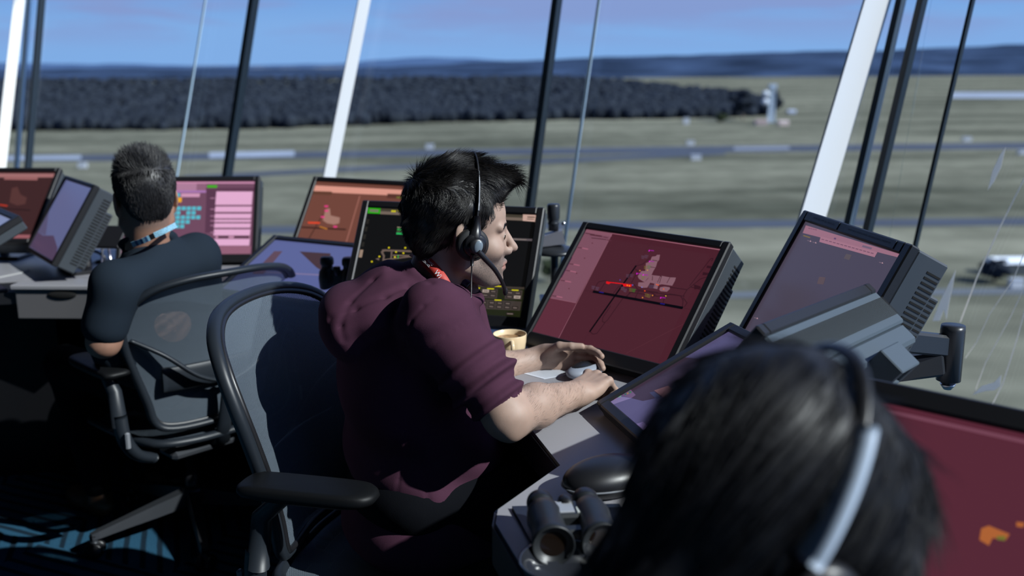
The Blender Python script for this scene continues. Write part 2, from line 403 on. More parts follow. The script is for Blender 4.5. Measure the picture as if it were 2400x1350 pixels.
# ------------------------------------------------------------------ outside, fifty metres below
ZG = -50.0
gr = bpy.data.materials.new('airfield_grass'); gr.use_nodes = True; t = gr.node_tree; p = t.nodes['Principled BSDF']; p.inputs['Roughness'].default_value = 1; p.inputs['Specular IOR Level'].default_value = 0
tcn = N(t, 'ShaderNodeTexCoord'); mpn = N(t, 'ShaderNodeMapping'); mpn.inputs['Scale'].default_value = (.0032, .016, 1); mpn.inputs['Rotation'].default_value = (0, 0, .12); L(t, tcn.outputs['Object'], mpn.inputs[0])
n1a = N(t, 'ShaderNodeTexNoise'); n1a.inputs['Scale'].default_value = 1.0; n1a.inputs['Detail'].default_value = 8; n1a.inputs['Roughness'].default_value = .6; L(t, mpn.outputs[0], n1a.inputs['Vector'])
rp = N(t, 'ShaderNodeValToRGB'); L(t, n1a.outputs['Fac'], rp.inputs[0])
rp.color_ramp.elements[0].position = .36; rp.color_ramp.elements[0].color = (.080, .084, .062, 1)
rp.color_ramp.elements[1].position = .64; rp.color_ramp.elements[1].color = (.225, .222, .165, 1)
n2a = N(t, 'ShaderNodeTexNoise'); n2a.inputs['Scale'].default_value = .06; n2a.inputs['Detail'].default_value = 6; L(t, tcn.outputs['Object'], n2a.inputs['Vector'])
mr = N(t, 'ShaderNodeMapRange'); mr.inputs[1].default_value = .35; mr.inputs[2].default_value = .65; mr.inputs[3].default_value = .82; mr.inputs[4].default_value = 1.12; L(t, n2a.outputs['Fac'], mr.inputs[0])
vs = N(t, 'ShaderNodeVectorMath', operation='SCALE'); L(t, rp.outputs[0], vs.inputs[0]); L(t, mr.outputs[0], vs.inputs['Scale']); L(t, vs.outputs[0], p.inputs['Base Color'])
tag(MB().add([(-9000, 40, ZG), (9000, 40, ZG), (16000, 20000, ZG), (-16000, 20000, ZG)], [(0, 1, 2, 3)]).build('grass_airfield', gr), kind='structure')
M_tar = mat('runway_asphalt', (.045, .055, .075), .8, noise=(.02, .15))
M_conc = mat('pale_apron_concrete', (.28, .32, .38), .8, noise=(.03, .12))
def strip(name, pts, m, z=.15):
    V = [PZ(x, y, ZG+z) for x, y in pts]; k = len(V)//2
    tag(MB().add(V, [(i, i+1, 2*k-2-i, 2*k-1-i) for i in range(k-1)]).build(name, m), kind='structure')
def band(name, top, h, m, z=.15): strip(name, [(x, y) for x, y in top]+[(x, y+h) for x, y in top][::-1], m, z)
band('runway', [(-300, 366), (300, 362), (900, 352), (1700, 342), (2700, 331)], 15, M_tar)
band('taxiway', [(430, 412), (800, 392), (1250, 374), (1700, 352)], 10, M_tar, .1)
band('taxiway', [(-300, 545), (600, 531), (1300, 520), (2000, 514), (2700, 508)], 17, M_tar, .12)
band('access_road', [(1500, 690), (1800, 682), (2300, 676), (2800, 672)], 14, mat('grey_road', (.10, .115, .13), .9), .1)
band('apron', [(490, 357), (690, 353)], 13, M_conc, .3)
band('apron', [(0, 366), (190, 364)], 9, M_conc, .3)
band('apron', [(1720, 345), (1850, 343)], 7, mat('grey_apron_concrete', (.2, .22, .26), .8), .3)
band('apron', [(2230, 216), (2700, 216)], 14, M_conc, .3)
band('far_field', [(-300, 158), (620, 152), (1000, 150), (1300, 150)], 9, mat('dry_paddock', (.22, .21, .16), 1), .5)
# hills along the skyline, distance haze tinted into their base colours
M_hill = mat('haze_blue_hills', (.034, .055, .10), 1, spec=0, noise=(.004, .55))
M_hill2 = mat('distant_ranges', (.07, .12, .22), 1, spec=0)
def hills(name, prof, Y, m, depth):
    hn = SinNoise(5, .02, 12); V = []; xs = np.arange(prof[0][0], prof[-1][0], 6.0); ys = np.interp(xs, [q[0] for q in prof], [q[1] for q in prof])
    ys = ys+hn(np.stack([xs, xs*0, xs*0], 1))*.7+SinNoise(9, .11, 12)(np.stack([xs, xs*0, xs*0], 1))*.8
    for x, y in zip(xs, ys):
        top = PY(x, y, Y); near = PY(x, y, Y-depth); V += [(near[0], near[1], ZG-2), ((near[0]*.6+top[0]*.4), Y-depth*.6, ZG+(top[2]-ZG)*.62), tuple(top), (top[0], Y+depth, ZG-2)]
    F = [(4*i+k, 4*i+4+k, 4*i+5+k, 4*i+1+k) for i in range(len(xs)-1) for k in range(3)]
    o = MB().add(V, F, 0, True).build(name, m); tag(o, kind='structure')
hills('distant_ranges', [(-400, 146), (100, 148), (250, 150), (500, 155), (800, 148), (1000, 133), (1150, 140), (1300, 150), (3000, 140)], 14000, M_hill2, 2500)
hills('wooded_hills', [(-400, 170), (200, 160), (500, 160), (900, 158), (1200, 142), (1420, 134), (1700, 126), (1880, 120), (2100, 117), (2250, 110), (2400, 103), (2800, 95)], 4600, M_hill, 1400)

# woodland: nobody could count these crowns
def icoblob(seed, n=1):
    import bmesh
    b = bmesh.new(); bmesh.ops.create_icosphere(b, subdivisions=n, radius=1); V = np.array([v.co[:] for v in b.verts]); F = np.array([[v.index for v in f.verts] for f in b.faces]); b.free()
    nn = SinNoise(seed, 2.6, 8); V = V*(1+.16*nn(V))[:, None]; return V, F
blobs = [icoblob(k) for k in range(6)]
M_leaf = mat('eucalypt_foliage', (.024, .030, .040), 1, spec=0, noise=(.03, .4))
M_leaf2 = mat('olive_scrub_foliage', (.04, .05, .028), 1, spec=0, noise=(.2, .4))
M_bark = mat('grey_bark', (.12, .10, .08), .9)
VV, FF, nv = [], [], 0
bx = [-300, 0, 600, 1000, 1300, 1500, 1700, 1800]; by = [306, 305, 300, 286, 280, 277, 274, 268]
tx = [-300, 100, 1000, 1250, 1450, 1600, 1700, 1800]; ty = [164, 160, 160, 163, 174, 196, 206, 232]
for k in range(9000):
    px = rng.uniform(-250, 1800); b0 = np.interp(px, bx, by); t0 = np.interp(px, tx, ty)+9
    py = b0 if k < 900 else b0-(b0-t0-8)*rng.uniform(0, 1)**1.15
    py = max(py+rng.normal()*1.2, t0+8)
    g = PZ(px, py, ZG); d = g[1]; s = rng.uniform(3.5, 6.5)*(1+.5*(d > 1200)+.8*(d > 1900)); h = rng.uniform(6, 10)
    V, F = blobs[rng.integers(6)]; a = rng.uniform(0, 6.28); R = np.array([[math.cos(a), -math.sin(a), 0], [math.sin(a), math.cos(a), 0], [0, 0, 1]])
    VV.append((V*[s, s, h*.75])@R.T+[g[0], g[1], ZG+h*.55]); FF.append(F+nv); nv += len(V)
fo = fastmesh('woodland', np.concatenate(VV), np.concatenate(FF), M_leaf)
tag(fo, 'dark belt of woodland stretching along the far side of the airfield', 'woodland', kind='stuff')
def tree(name, px, py, wpx, hpx, label, m, trunk=True, group=None, cat='tree'):
    g = PZ(px, py, ZG); s = g[1]/FPX; W, H = wpx*s, hpx*s; r = np.random.default_rng(int(px+py)); t_ = thing(name, label, cat, g, group)
    VV, FF, nv = [], [], 0
    for k in range(70):
        u = r.normal(size=3); u /= np.linalg.norm(u); q = u*r.uniform(.3, .8)
        V, F = blobs[r.integers(6)]; sc = r.uniform(.16, .3)
        VV.append(V*sc*[W*.5, W*.5, H*.42]+g+[q[0]*W*.5, q[1]*W*.5, H*.54+q[2]*H*.42]); FF.append(F+nv); nv += len(V)
    fastmesh('foliage', np.concatenate(VV), np.concatenate(FF), m, t_)
    MB().tube([g+[0, 0, 0], g+[0, 0, H*.5]], [H*.035, H*.02], 8).build('trunk', M_bark, t_)
tree('tree', 1741, 281, 70, 82, 'tall dark tree rising at the right end of the woodland, left of the mast', M_leaf)
tree('tree', 1815, 272, 38, 62, 'small dark tree just right of the lattice mast', M_leaf)
tree('tree', 2330, 662, 90, 66, 'round dark tree standing beside the white roofed shed', M_leaf)
tree('shrub', 640, 604, 60, 44, 'dark bush outside seen right of the pink screen', M_leaf2, cat='shrub')
tree('shrub', 1290, 660, 56, 66, 'dark bush outside behind the black disc mount', M_leaf2, cat='shrub')
tree('shrub', 1690, 290, 34, 26, 'olive bush at the foot of the woodland, left of the mast', M_leaf2, cat='shrub')
# mast with two drums
g = PZ(1807, 287, ZG); s = g[1]/FPX; H = 82*s; W = 12*s
mast = thing('radio_mast', 'tall pale lattice mast at the right end of the woodland', 'mast', g)
M_gal = mat('pale_galvanised_steel', (.34, .42, .52), .6)
m = MB()
for sx in (-1, 1):
    for sy in (-1, 1): m.tube([g+[sx*W/2, sy*W/2, 0], g+[sx*W*.4, sy*W*.4, H]], s*1.1, 6)
for k in range(14):
    z0, z1 = H*k/14, H*(k+1)/14
    for sx in (-1, 1): m.tube([g+[sx*W*.5, -W*.5, z0], g+[-sx*W*.5, -W*.5, z1]], s*.9, 5); m.tube([g+[sx*W*.5, W*.5, z0], g+[-sx*W*.5, W*.5, z1]], s*.9, 5)
m.build('lattice', M_gal, mast)
MB().box(g+[0, 0, H], (W*1.3, W*1.3, s*9)).build('head_platform', M_gal, mast)
for dz in (.58, .8): MB().lathe([(s*7, -s*3), (s*7, s*3)], g+[-s*17, -W*.6, H*dz], (0, 1, 0), 16).add([g+[-s*12, -W*.5, H*dz], g+[0, -W*.5, H*dz+s], g+[0, -W*.5, H*dz-s]], [(0, 1, 2)]).build('drum_antenna', mat('white_radome', (.55, .6, .68), .6), mast)
def shed(px, py, wp, hp, col, roof, label, name='shed', cat='building', dp=1.0):
    g = PZ(px, py, ZG); s = g[1]/FPX; W, H, D = wp*s, hp*s, wp*s*dp; t_ = thing(name, label, cat, g)
    MB().box(g+[0, D/2, H*.35], (W, D, H*.7)).build('wall', mat(name+'_wall', col, .8), t_)
    a = g+[-W*.53, -D*.03, H*.7]; b = g+[W*.53, -D*.03, H*.7]; c = b+[0, D*1.06, 0]; d = a+[0, D*1.06, 0]; e1 = g+[-W*.53, D/2, H]; e2 = g+[W*.53, D/2, H]
    MB().add([a, b, c, d, e1, e2], [(0, 1, 5, 4), (3, 4, 5, 2), (0, 4, 3), (1, 2, 5), (0, 3, 2, 1)]).build('roof', mat(name+'_roof', roof, .6), t_)
shed(1786, 293, 26, 12, (.35, .28, .28), (.3, .22, .2), 'low brick hut just left of the lattice mast foot', 'hut')
shed(1838, 294, 22, 11, (.5, .4, .38), (.55, .45, .42), 'small pinkish hut right of the lattice mast foot', 'hut')
shed(1857, 266, 18, 8, (.35, .4, .5), (.45, .5, .6), 'small grey blue hut standing alone right of the mast', 'hut')
shed(2385, 645, 110, 40, (.04, .05, .06), (.75, .8, .85), 'dark shed with a white roof at the right edge beside the round tree', dp=.5)
def cabinet(px, py, wp, hp, label, col=(.42, .45, .5), grp='pale equipment boxes out on the grass'):
    g = PZ(px, py, ZG); s = g[1]/FPX; W, H = wp*s, hp*s; t_ = thing('equipment_box', label, 'box', g, grp)
    MB().box(g+[0, W*.3, H*.45], (W, W*.6, H*.9)).build('body', mat('pale_box_paint', col, .6), t_); MB().box(g+[0, W*.3, H*.95], (W*1.1, W*.7, H*.12)).build('lid', mat('pale_lid_paint', col, .5), t_)
cabinet(1609, 291, 12, 14, 'small white box on grass in front of the woodland, left of mast')
cabinet(1619, 340, 17, 9, 'low white box on the far side of the runway, above another')
cabinet(1632, 375, 22, 11, 'low white box on the near side of the long runway')
cabinet(2268, 331, 18, 9, 'low white box by the runway at the right, between dark seams')
cabinet(1007, 349, 18, 10, 'low white box beyond the runway above the seated man')
cabinet(192, 394, 18, 12, 'low white box on grass left of the far man head')
cabinet(2385, 676, 30, 22, 'white box on grass below the white roofed shed')
cabinet(2398, 362, 18, 10, 'low white box at the right edge near the runway')

# ================================================================== desks
ZD = .74
FR = [(1.02, -.3), (.98, .2), (.80, .6), (.52, .93), (.14, 1.13), (.05, 1.19), (.015, 1.30), (-.028, 1.45), (-.025, 1.50), (.085, 1.68), (.04, 1.85), (-.10, 2.25), (-.36, 2.62), (-.70, 2.98), (-1.05, 3.20), (-1.50, 3.34), (-2.6, 3.05)]
BK = [(-3.1, 4.3), (-1.9, 4.22), (-1.25, 3.88), (-.9, 3.58), (-.5, 3.17), (.04, 2.68), (.58, 2.50), (.82, 2.07), (1.02, 1.6), (1.25, 1.0), (1.40, -.3)]
M_desk = mat('warm_grey_laminate', (.27, .265, .285), .38, spec=.4, bump=(300, .08, .001))
M_edge = mat('black_edge_band', (.010, .010, .012), .4)
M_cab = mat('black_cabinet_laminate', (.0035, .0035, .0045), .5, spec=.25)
desk = thing('console_desk', 'long curved grey console desk running along the slanted windows', 'desk', (0, 2, 0))
MB().prism([*FR, *BK][::-1], ZD-.028, ZD).build('desktop', M_desk, desk)
m = MB()
for a, b in zip(FR[:-1], FR[1:]):
    a, b = np.array(a), np.array(b); t_ = (b-a)/np.linalg.norm(b-a); n_ = np.array([-t_[1], t_[0]])
    if n_@(np.array([1, 3.])-a) > 0: n_ = -n_
    i_ = -n_*.055; o_ = n_*.006
    m.hexa([[*(a+o_), ZD-.07], [*(b+o_), ZD-.07], [*(b+i_), ZD-.07], [*(a+i_), ZD-.07]], [[*(a+o_), ZD-.005], [*(b+o_), ZD-.005], [*(b+i_), ZD-.03], [*(a+i_), ZD-.03]])
m.build('edge_band', M_edge, desk)
# cabinets along the window side, knees go in front of them
def back_strip(i, j, dep):
    o_, q_ = [], []
    cen = np.array([-.6, 1.6])
    for k in range(i, j+1):
        p_ = np.array(BK[k]); d_ = (cen-p_)/np.linalg.norm(cen-p_); o_.append(tuple(p_+d_*.05)); q_.append(tuple(p_+d_*dep))
    return (o_+q_[::-1])[::-1]
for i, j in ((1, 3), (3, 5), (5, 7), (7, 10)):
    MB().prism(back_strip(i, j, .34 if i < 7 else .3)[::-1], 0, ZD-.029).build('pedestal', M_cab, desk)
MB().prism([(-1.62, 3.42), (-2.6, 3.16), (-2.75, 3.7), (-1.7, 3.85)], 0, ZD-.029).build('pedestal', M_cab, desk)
# reflections of sunlit edges in the right glass, modelled as thin pale pieces
M_glint = mat('pale_glint', (.85, .80, .74), .5)
_t = M_glint.node_tree; _b = N(_t, 'ShaderNodeBsdfTranslucent'); _b.inputs[0].default_value = (.9, .86, .8, 1); _m = N(_t, 'ShaderNodeMixShader'); _m.inputs[0].default_value = .8
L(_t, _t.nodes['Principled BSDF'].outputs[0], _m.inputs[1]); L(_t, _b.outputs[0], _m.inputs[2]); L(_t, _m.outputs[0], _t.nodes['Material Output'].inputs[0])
def glint(name, pts, label, closed=True, wd=.0016, G=G2, k=.03):
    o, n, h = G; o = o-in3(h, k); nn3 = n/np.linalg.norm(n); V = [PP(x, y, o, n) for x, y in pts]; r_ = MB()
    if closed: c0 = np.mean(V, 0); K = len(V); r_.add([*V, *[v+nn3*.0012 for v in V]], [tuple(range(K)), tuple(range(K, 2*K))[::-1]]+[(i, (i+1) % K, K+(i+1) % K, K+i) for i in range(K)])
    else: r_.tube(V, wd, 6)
    tag(r_.build(name, M_glint if wd > .0012 else M_pale), label, 'film' if closed else 'streak', 'pale reflections in the slanted glass at the right')
glint('sun_glint', [(2357, 345), (2344, 362), (2326, 400), (2315, 446), (2330, 425), (2346, 392)], 'short pale scrap of reflected sunlight on the glass, uppermost at the right edge')
glint('sun_glint', [(2240, 632), (2222, 668), (2203, 706), (2185, 752), (2202, 752), (2212, 725), (2218, 750), (2224, 712), (2232, 676)], 'pale pointed scrap of reflected sunlight on the glass above the black swing arm')
glint('sun_glint', [(2279, 926), (2300, 905), (2330, 896), (2347, 878), (2344, 905), (2330, 915), (2310, 916), (2290, 922)], 'pale jagged scrap of reflected sunlight on the glass, right of the swing arm cylinder')
glint('glint_streak', [(2420, 380), (2340, 540), (2290, 650), (2250, 756)], 'straight pale streak reflected in the glass running down to the swing arm', False, .0024)
glint('glint_streak', [(2420, 545), (2375, 655), (2320, 735), (2290, 800), (2262, 840)], 'thin wavering streak reflected in the glass, second from the swing arm', False, .0014)
glint('glint_streak', [(2420, 630), (2370, 740), (2310, 850), (2284, 920)], 'thin curved streak reflected in the glass ending at the jagged scrap of reflected sunlight', False, .0015)
glint('glint_streak', [(2420, 660), (2385, 790), (2350, 900), (2316, 968)], 'pale blue straight streak reflected in the glass, rightmost of all', False, .0020)
# ================================================================== screens
M_case = mat('dark_grey_monitor_plastic', (.040, .048, .058), .45, bump=(900, .05, .0005))
M_bez = mat('black_bezel_plastic', (.008, .008, .010), .45)
M_slot = mat('vent_slot_black', (.002, .002, .002), .9)
M_blk = mat('black_plastic', (.010, .010, .012), .38)
M_chrome = mat('brushed_metal', (.55, .55, .57), .3, metal=1)
M_grey = mat('mid_grey_plastic', (.17, .18, .20), .45)
def axes_of(yaw, tilt):
    yaw, tilt = math.radians(yaw), math.radians(tilt); rx = np.array([math.cos(yaw), math.sin(yaw), 0]); n0 = np.array([math.sin(yaw), -math.cos(yaw), 0])
    uz = np.array([0, 0, math.cos(tilt)])-n0*math.sin(tilt); n = np.cross(rx, uz); return rx, uz, n
class Screen:
    """a lit screen: areas of colour measured off the photograph, laid on the panel's own plane"""
    def __init__(s, c, ax, w, h, base, zoom=None):
        s.c, s.ax, s.w, s.h = np.array(c, float), ax, w, h; s.rx, s.uz, s.n = ax; s.mb = MB(); s.mats = []; s.z = zoom
        s.q([(0, 0), (1, 0), (1, 1), (0, 1)], base, 0)
    def mi(s, col):
        m = escr(col)
        if m not in s.mats: s.mats.append(m)
        return s.mats.index(m)
    def uv(s, p):
        if s.z: p = (s.z[0]+p[0]/s.z[2], s.z[1]+p[1]/s.z[2])
        P = PP(p[0], p[1], s.c, s.n)-s.c; return (P@s.rx/s.w+.5, .5-P@s.uz/s.h)
    def q(s, pts, col, lv=1):
        V = [s.c+s.rx*(min(max(u, 0), 1)-.5)*s.w+s.uz*(.5-min(max(v, 0), 1))*s.h+s.n*lv*.00015 for u, v in pts]
        A = sum(pts[i][0]*pts[(i+1) % len(pts)][1]-pts[(i+1) % len(pts)][0]*pts[i][1] for i in range(len(pts)))
        f = list(range(len(V))); s.mb.add(V, [f[::-1] if A > 0 else f], s.mi(col)); return s
    def r(s, u0, v0, u1, v1, col, lv=1): return s.q([(u0, v0), (u1, v0), (u1, v1), (u0, v1)], col, lv)
    def p(s, pts, col, lv=1): return s.q([s.uv(p) for p in pts], col, lv)
    def l(s, pts, wd, col, lv=2, closed=False):
        U = [np.array(s.uv(p))*[s.w, s.h] for p in pts]
        if closed: U.append(U[0])
        for a, b in zip(U[:-1], U[1:]):
            d = b-a; k = np.linalg.norm(d)+1e-9; d = d/k; n_ = np.array([-d[1], d[0]])*wd/2; e_ = d*wd*.3
            s.q([tuple(x/[s.w, s.h]) for x in (a-e_+n_, b+e_+n_, b+e_-n_, a-e_-n_)], col, lv)
        return s
    def words(s, u0, v0, u1, v1, col, lv=3, seed=0):                 # a line of unreadably small words
        r_ = random.Random(seed+int(v0*1000)); u = u0
        while u < u1: wd = r_.uniform(.008, .03)*(.41/s.w); s.r(u, v0, min(u+wd, u1), v1, col, lv); u += wd+.006
        return s
def monitor(label, c, yaw, tilt, w, h, scr, bez=.02, depth=.075, stand=True, step=True, name='monitor', case=None, group=None, foot=None, botbez=None):
    ax = axes_of(yaw, tilt); rx, uz, n = ax; c = np.array(c, float); A = np.array([rx, n, uz]); bb = bez if botbez is None else botbez
    base = c-n*(depth*.6); root = thing(name, label, 'monitor', (base[0], base[1], ZD), group)
    case = case or M_case
    m = MB(); W, H = w+2*bez, h+bez+bb; cc = c+uz*(bez-bb)/2
    # bezel: four bars, slightly proud of the panel
    for sg in (-1, 1): m.box(cc+rx*sg*(w/2+bez/2)-n*.004, (bez, .022, H), axes=A, bev=.003)
    m.box(c+uz*(h/2+bez/2)-n*.004, (w+.002, .022, bez), axes=A, bev=.003); m.box(c-uz*(h/2+bb/2)-n*.004, (w+.002, .022, bb), axes=A, bev=.003)
    m.build('bezel', M_bez, root)
    m = MB(); m.box(cc-n*(.013+depth/2), (W-.004, depth, H-.004), axes=A, bev=.004)
    if step: m.box(cc-n*(.013+depth+.013)-uz*.02, (W-.03, .03, H-.09), axes=A, bev=.004)
    if step:                                                             # cooling slots down both sides and along the top
        k = int(H/.0105)
        for i in range(3, k-2):
            z = -H/2+i*H/k
            for sg in (-1, 1):
                m.box(cc+rx*sg*(W/2-.0015)+uz*z-n*(.013+depth*.72), (.0012, depth*.42, .0042), m=1, axes=A)
                if abs(z+.02) < (H-.1)/2: m.box(cc+rx*sg*((W-.03)/2+.0001)+uz*z-n*(.013+depth+.014), (.0012, .018, .0042), m=1, axes=A)
    m.build('housing', [case, M_slot], root)
    scr.mb.build('screen', scr.mats, root)
    if stand:
        f = foot if foot is not None else c-n*(depth+.03)-uz*.02; f = np.array(f, float); s0 = c-n*(depth+.012)-uz*h*.1
        m = MB(); d_ = np.array([rx[0], rx[1], 0]); e_ = np.array([-rx[1], rx[0], 0]); fc = np.array([s0[0]-n[0]*.03, s0[1]-n[1]*.03, ZD])
        m.box([*fc[:2], ZD+.007], (.2, .16, .012), axes=[d_, e_, [0, 0, 1]], bev=.004)
        m.tube([fc+[0, 0, .01], fc+[0, 0, max(.04, s0[2]-ZD-.02)], s0], .018, 10)
        m.build('stand', M_blk, root)
    return root, ax

# -- the red surface map in front of the seated man
c = (.267, 2.337, .907); ax = axes_of(-45, 41.1); Z = (1200, 480, 3.215)
S = Screen(c, ax, .41, .312, (74, 33, 44), Z)
S.p([(540, 180), (757, 215), (482, 740), (290, 703)], (122, 78, 94)); S.p([(290, 703), (482, 740), (350, 1010), (150, 962)], (92, 44, 58))
S.p([(540, 178), (757, 212), (750, 240), (530, 205)], (132, 84, 100), 2); S.p([(757, 213), (1600, 340), (1598, 348), (755, 219)], (150, 92, 108), 3)
S.l([(757, 215), (350, 1010)], .0012, (150, 96, 112), 3); S.l([(290, 703), (482, 740)], .001, (150, 96, 112), 3)
for k, (x, y) in enumerate([(555, 214), (590, 228), (600, 250)]): S.l([(x, y), (x+70+20*k, y+13)], .0022, (75, 38, 50), 4); S.l([(x+78+20*k, y+15), (x+120+14*k, y+22)], .0022, (90, 46, 60), 4)
for x, y in [(498, 322), (434, 445), (408, 495), (370, 570), (305, 686)]: S.l([(x, y), (x+28, y+4)], .002, (80, 40, 54), 4); S.l([(x+34, y+5), (x+74, y+13)], .003, (160, 96, 116), 4)
for x, y in [(606, 290), (548, 403), (488, 517), (430, 632)]: S.p([(x-4, y-4), (x+4, y-4), (x+4, y+4), (x-4, y+4)], (85, 40, 50), 4)
S.l([(452, 398), (374, 548)], .0022, (58, 30, 62), 4)
S.l([(615, 655), (1283, 778)], .0068, (4, 2, 8), 5); S.l([(935, 462), (588, 955)], .0046, (5, 2, 8), 5); S.l([(660, 658), (690, 664)], .003, (30, 20, 110), 6); S.l([(1120, 745), (1150, 750)], .003, (30, 20, 110), 6)
tw = (52, 22, 32)
for pts in ([(640, 600), (655, 580), (700, 572), (860, 603)], [(620, 640), (640, 600)], [(660, 652), (700, 590)], [(760, 675), (800, 620), (850, 610)], [(935, 462), (985, 448), (1040, 400)], [(930, 485), (950, 500), (900, 590)],
            [(860, 690), (900, 660), (1100, 690), (1160, 680)], [(870, 640), (1300, 690)], [(920, 600), (950, 640), (1100, 660)], [(1150, 690), (1190, 672), (1270, 685), (1290, 720), (1285, 770)], [(1180, 620), (1320, 640), (1420, 560), (1500, 545)],
            [(1320, 640), (1290, 690)], [(1340, 610), (1500, 405), (1515, 405), (1505, 425)], [(1140, 740), (1150, 690)], [(900, 640), (870, 690)], [(960, 640), (930, 700), (950, 712)], [(1030, 650), (1080, 680), (1060, 700)],
            [(745, 760), (685, 850), (682, 880), (700, 888), (720, 870), (840, 700)], [(590, 958), (610, 975), (640, 970), (700, 890)], [(1350, 620), (1420, 640)], [(1290, 700), (1320, 740), (1300, 770)]): S.l(pts, .0020, tw, 3)
for q in ([(1370, 600), (1420, 615), (1425, 632), (1375, 638)], [(1440, 508), (1485, 515), (1480, 532), (1435, 530)], [(1470, 458), (1512, 464), (1508, 482), (1466, 476)]): S.p(q, tw, 3)
ap = (130, 92, 104)
S.p([(1055, 392), (1085, 388), (1092, 378), (1116, 377), (1110, 415), (1096, 432), (1085, 468), (1066, 500), (1050, 535), (1018, 560), (1000, 585), (958, 560), (948, 540), (975, 500), (1005, 500), (1010, 440), (1040, 430)], ap, 4)
S.p([(1050, 530), (1118, 538), (1125, 548), (1128, 536), (1192, 548), (1236, 549), (1228, 575), (1208, 611), (1130, 600), (1103, 605), (1096, 636), (1064, 630), (1075, 595), (1042, 588), (1020, 625), (985, 626), (950, 612), (953, 586), (1000, 585)], ap, 4)
S.p([(1118, 622), (1150, 617), (1190, 622), (1190, 636), (1168, 656), (1120, 652), (1110, 640)], ap, 4)
for a_, b_ in (((1118, 540), (1098, 585)), ((1128, 540), (1112, 590)), ((1190, 550), (1168, 590)), ((1060, 540), (1058, 570)), ((1045, 470), (1078, 474)), ((1060, 418), (1096, 424))): S.l([a_, b_], .0016, (70, 34, 44), 5)
S.p([(712, 577), (740, 582), (905, 602), (898, 621), (842, 615), (835, 600), (745, 590), (730, 600), (710, 594)], (220, 18, 26), 6)
for x, y in [(1035, 347), (1037, 428), (942, 520), (990, 530), (1122, 702)]: S.p([(x-6, y+5), (x, y-7), (x+7, y-4), (x+2, y+6)], (215, 20, 205), 7); S.l([(x+12, y-1), (x+34, y+1)], .0022, (150, 25, 150), 7)
for x, y, cc in [(965, 497, (200, 120, 60)), (1022, 494, (190, 150, 60)), (1092, 602, (235, 90, 30)), (1104, 606, (235, 90, 30)), (1144, 636, (235, 90, 30)), (1002, 650, (235, 80, 30)), (870, 608, (240, 150, 20)), (886, 612, (240, 150, 20)), (985, 700, (220, 140, 50)), (1060, 684, (220, 140, 50)), (980, 622, (120, 120, 190)), (815, 568, (90, 60, 150)), (910, 606, (90, 90, 190)), (1160, 688, (200, 170, 60))]: S.p([(x-4, y-4), (x+5, y-3), (x+4, y+5), (x-4, y+4)], cc, 7)
for x, y, cc in [(892, 636, (110, 95, 50)), (915, 640, (60, 120, 40)), (1012, 676, (115, 95, 45)), (1030, 682, (110, 95, 50)), (985, 545, (110, 110, 45)), (1005, 468, (120, 100, 50)), (1030, 464, (70, 110, 50)), (610, 618, (92, 70, 92)), (640, 626, (92, 70, 92)), (830, 625, (92, 70, 92)), (850, 640, (92, 70, 92)), (985, 390, (90, 66, 86)), (1010, 385, (90, 66, 86)), (870, 530, (88, 62, 82)), (900, 528, (88, 62, 82)), (1040, 610, (75, 66, 88)), (1060, 612, (75, 66, 88))]:
    for j in range(3): S.l([(x-8, y+j*9-4), (x+18-4*j, y+j*9)], .0013, cc, 6)
S.l([(545, 645), (615, 655)], .0007, (56, 26, 36), 3); S.l([(1283, 778), (1350, 790)], .0007, (56, 26, 36), 3); S.l([(935, 462), (1060, 270)], .0007, (60, 28, 38), 3); S.l([(588, 955), (540, 1030)], .0007, (60, 28, 38), 3); S.l([(860, 1120), (1290, 900)], .0007, (90, 46, 56), 3)
monitor('deep red monitor showing a runway map, straight in front of the man in the hoodie', c, -45, 41.1, .41, .312, S, bez=.02, depth=.072, botbez=.035)

# -- the black 16:9 touch display behind the man
c = (-.193, 2.671, .922); ax = axes_of(-18.3, 30.2); Z = (640, 380, 3)
S = Screen(c, ax, .5, .289, (11, 11, 11), Z)
S.p([(668, 318), (757, 325), (753, 364), (664, 360)], (38, 160, 14), 2); S.p([(682, 330), (743, 334), (740, 354), (680, 350)], (110, 118, 92), 3)
S.p([(757, 325), (1757, 372), (1756, 392), (755, 345)], (66, 60, 50)); S.p([(755, 345), (1757, 392), (1755, 412), (753, 366)], (112, 98, 88)); S.p([(1757, 368), (1857, 373), (1851, 420), (1755, 413)], (196, 162, 150), 2)
for x in (1790, 1805): S.l([(x, 386), (x+34, 388)], .003, (90, 72, 60), 3); S.l([(x-4, 400), (x+28, 402)], .002, (90, 72, 60), 3)
S.l([(835, 345), (860, 346)], .006, (190, 180, 30), 3); S.l([(880, 340), (903, 341)], .004, (200, 190, 20), 3); S.l([(925, 343), (980, 346)], .004, (60, 120, 30), 3)
for v in (.12, .2, .28, .36): S.r(.004, v, .02, v+.05, (36, 34, 30)); 
S.r(.002, .44, .022, .52, (150, 128, 112), 2)
S.p([(875, 466), (925, 468), (924, 482), (872, 480)], (50, 150, 70), 2); S.p([(870, 484), (920, 486), (919, 494), (868, 492)], (70, 76, 60), 2); S.p([(868, 495), (920, 497), (918, 510), (866, 508)], (40, 175, 90), 2); S.l([(875, 458), (905, 460)], .003, (140, 130, 110), 2)
S.l([(940, 472), (962, 475)], .003, (220, 205, 20), 2); S.l([(950, 480), (958, 494)], .003, (220, 205, 20), 2); S.p([(948, 524), (998, 527), (997, 541), (946, 538)], (96, 82, 76), 2)
tx_ = (104, 88, 80)
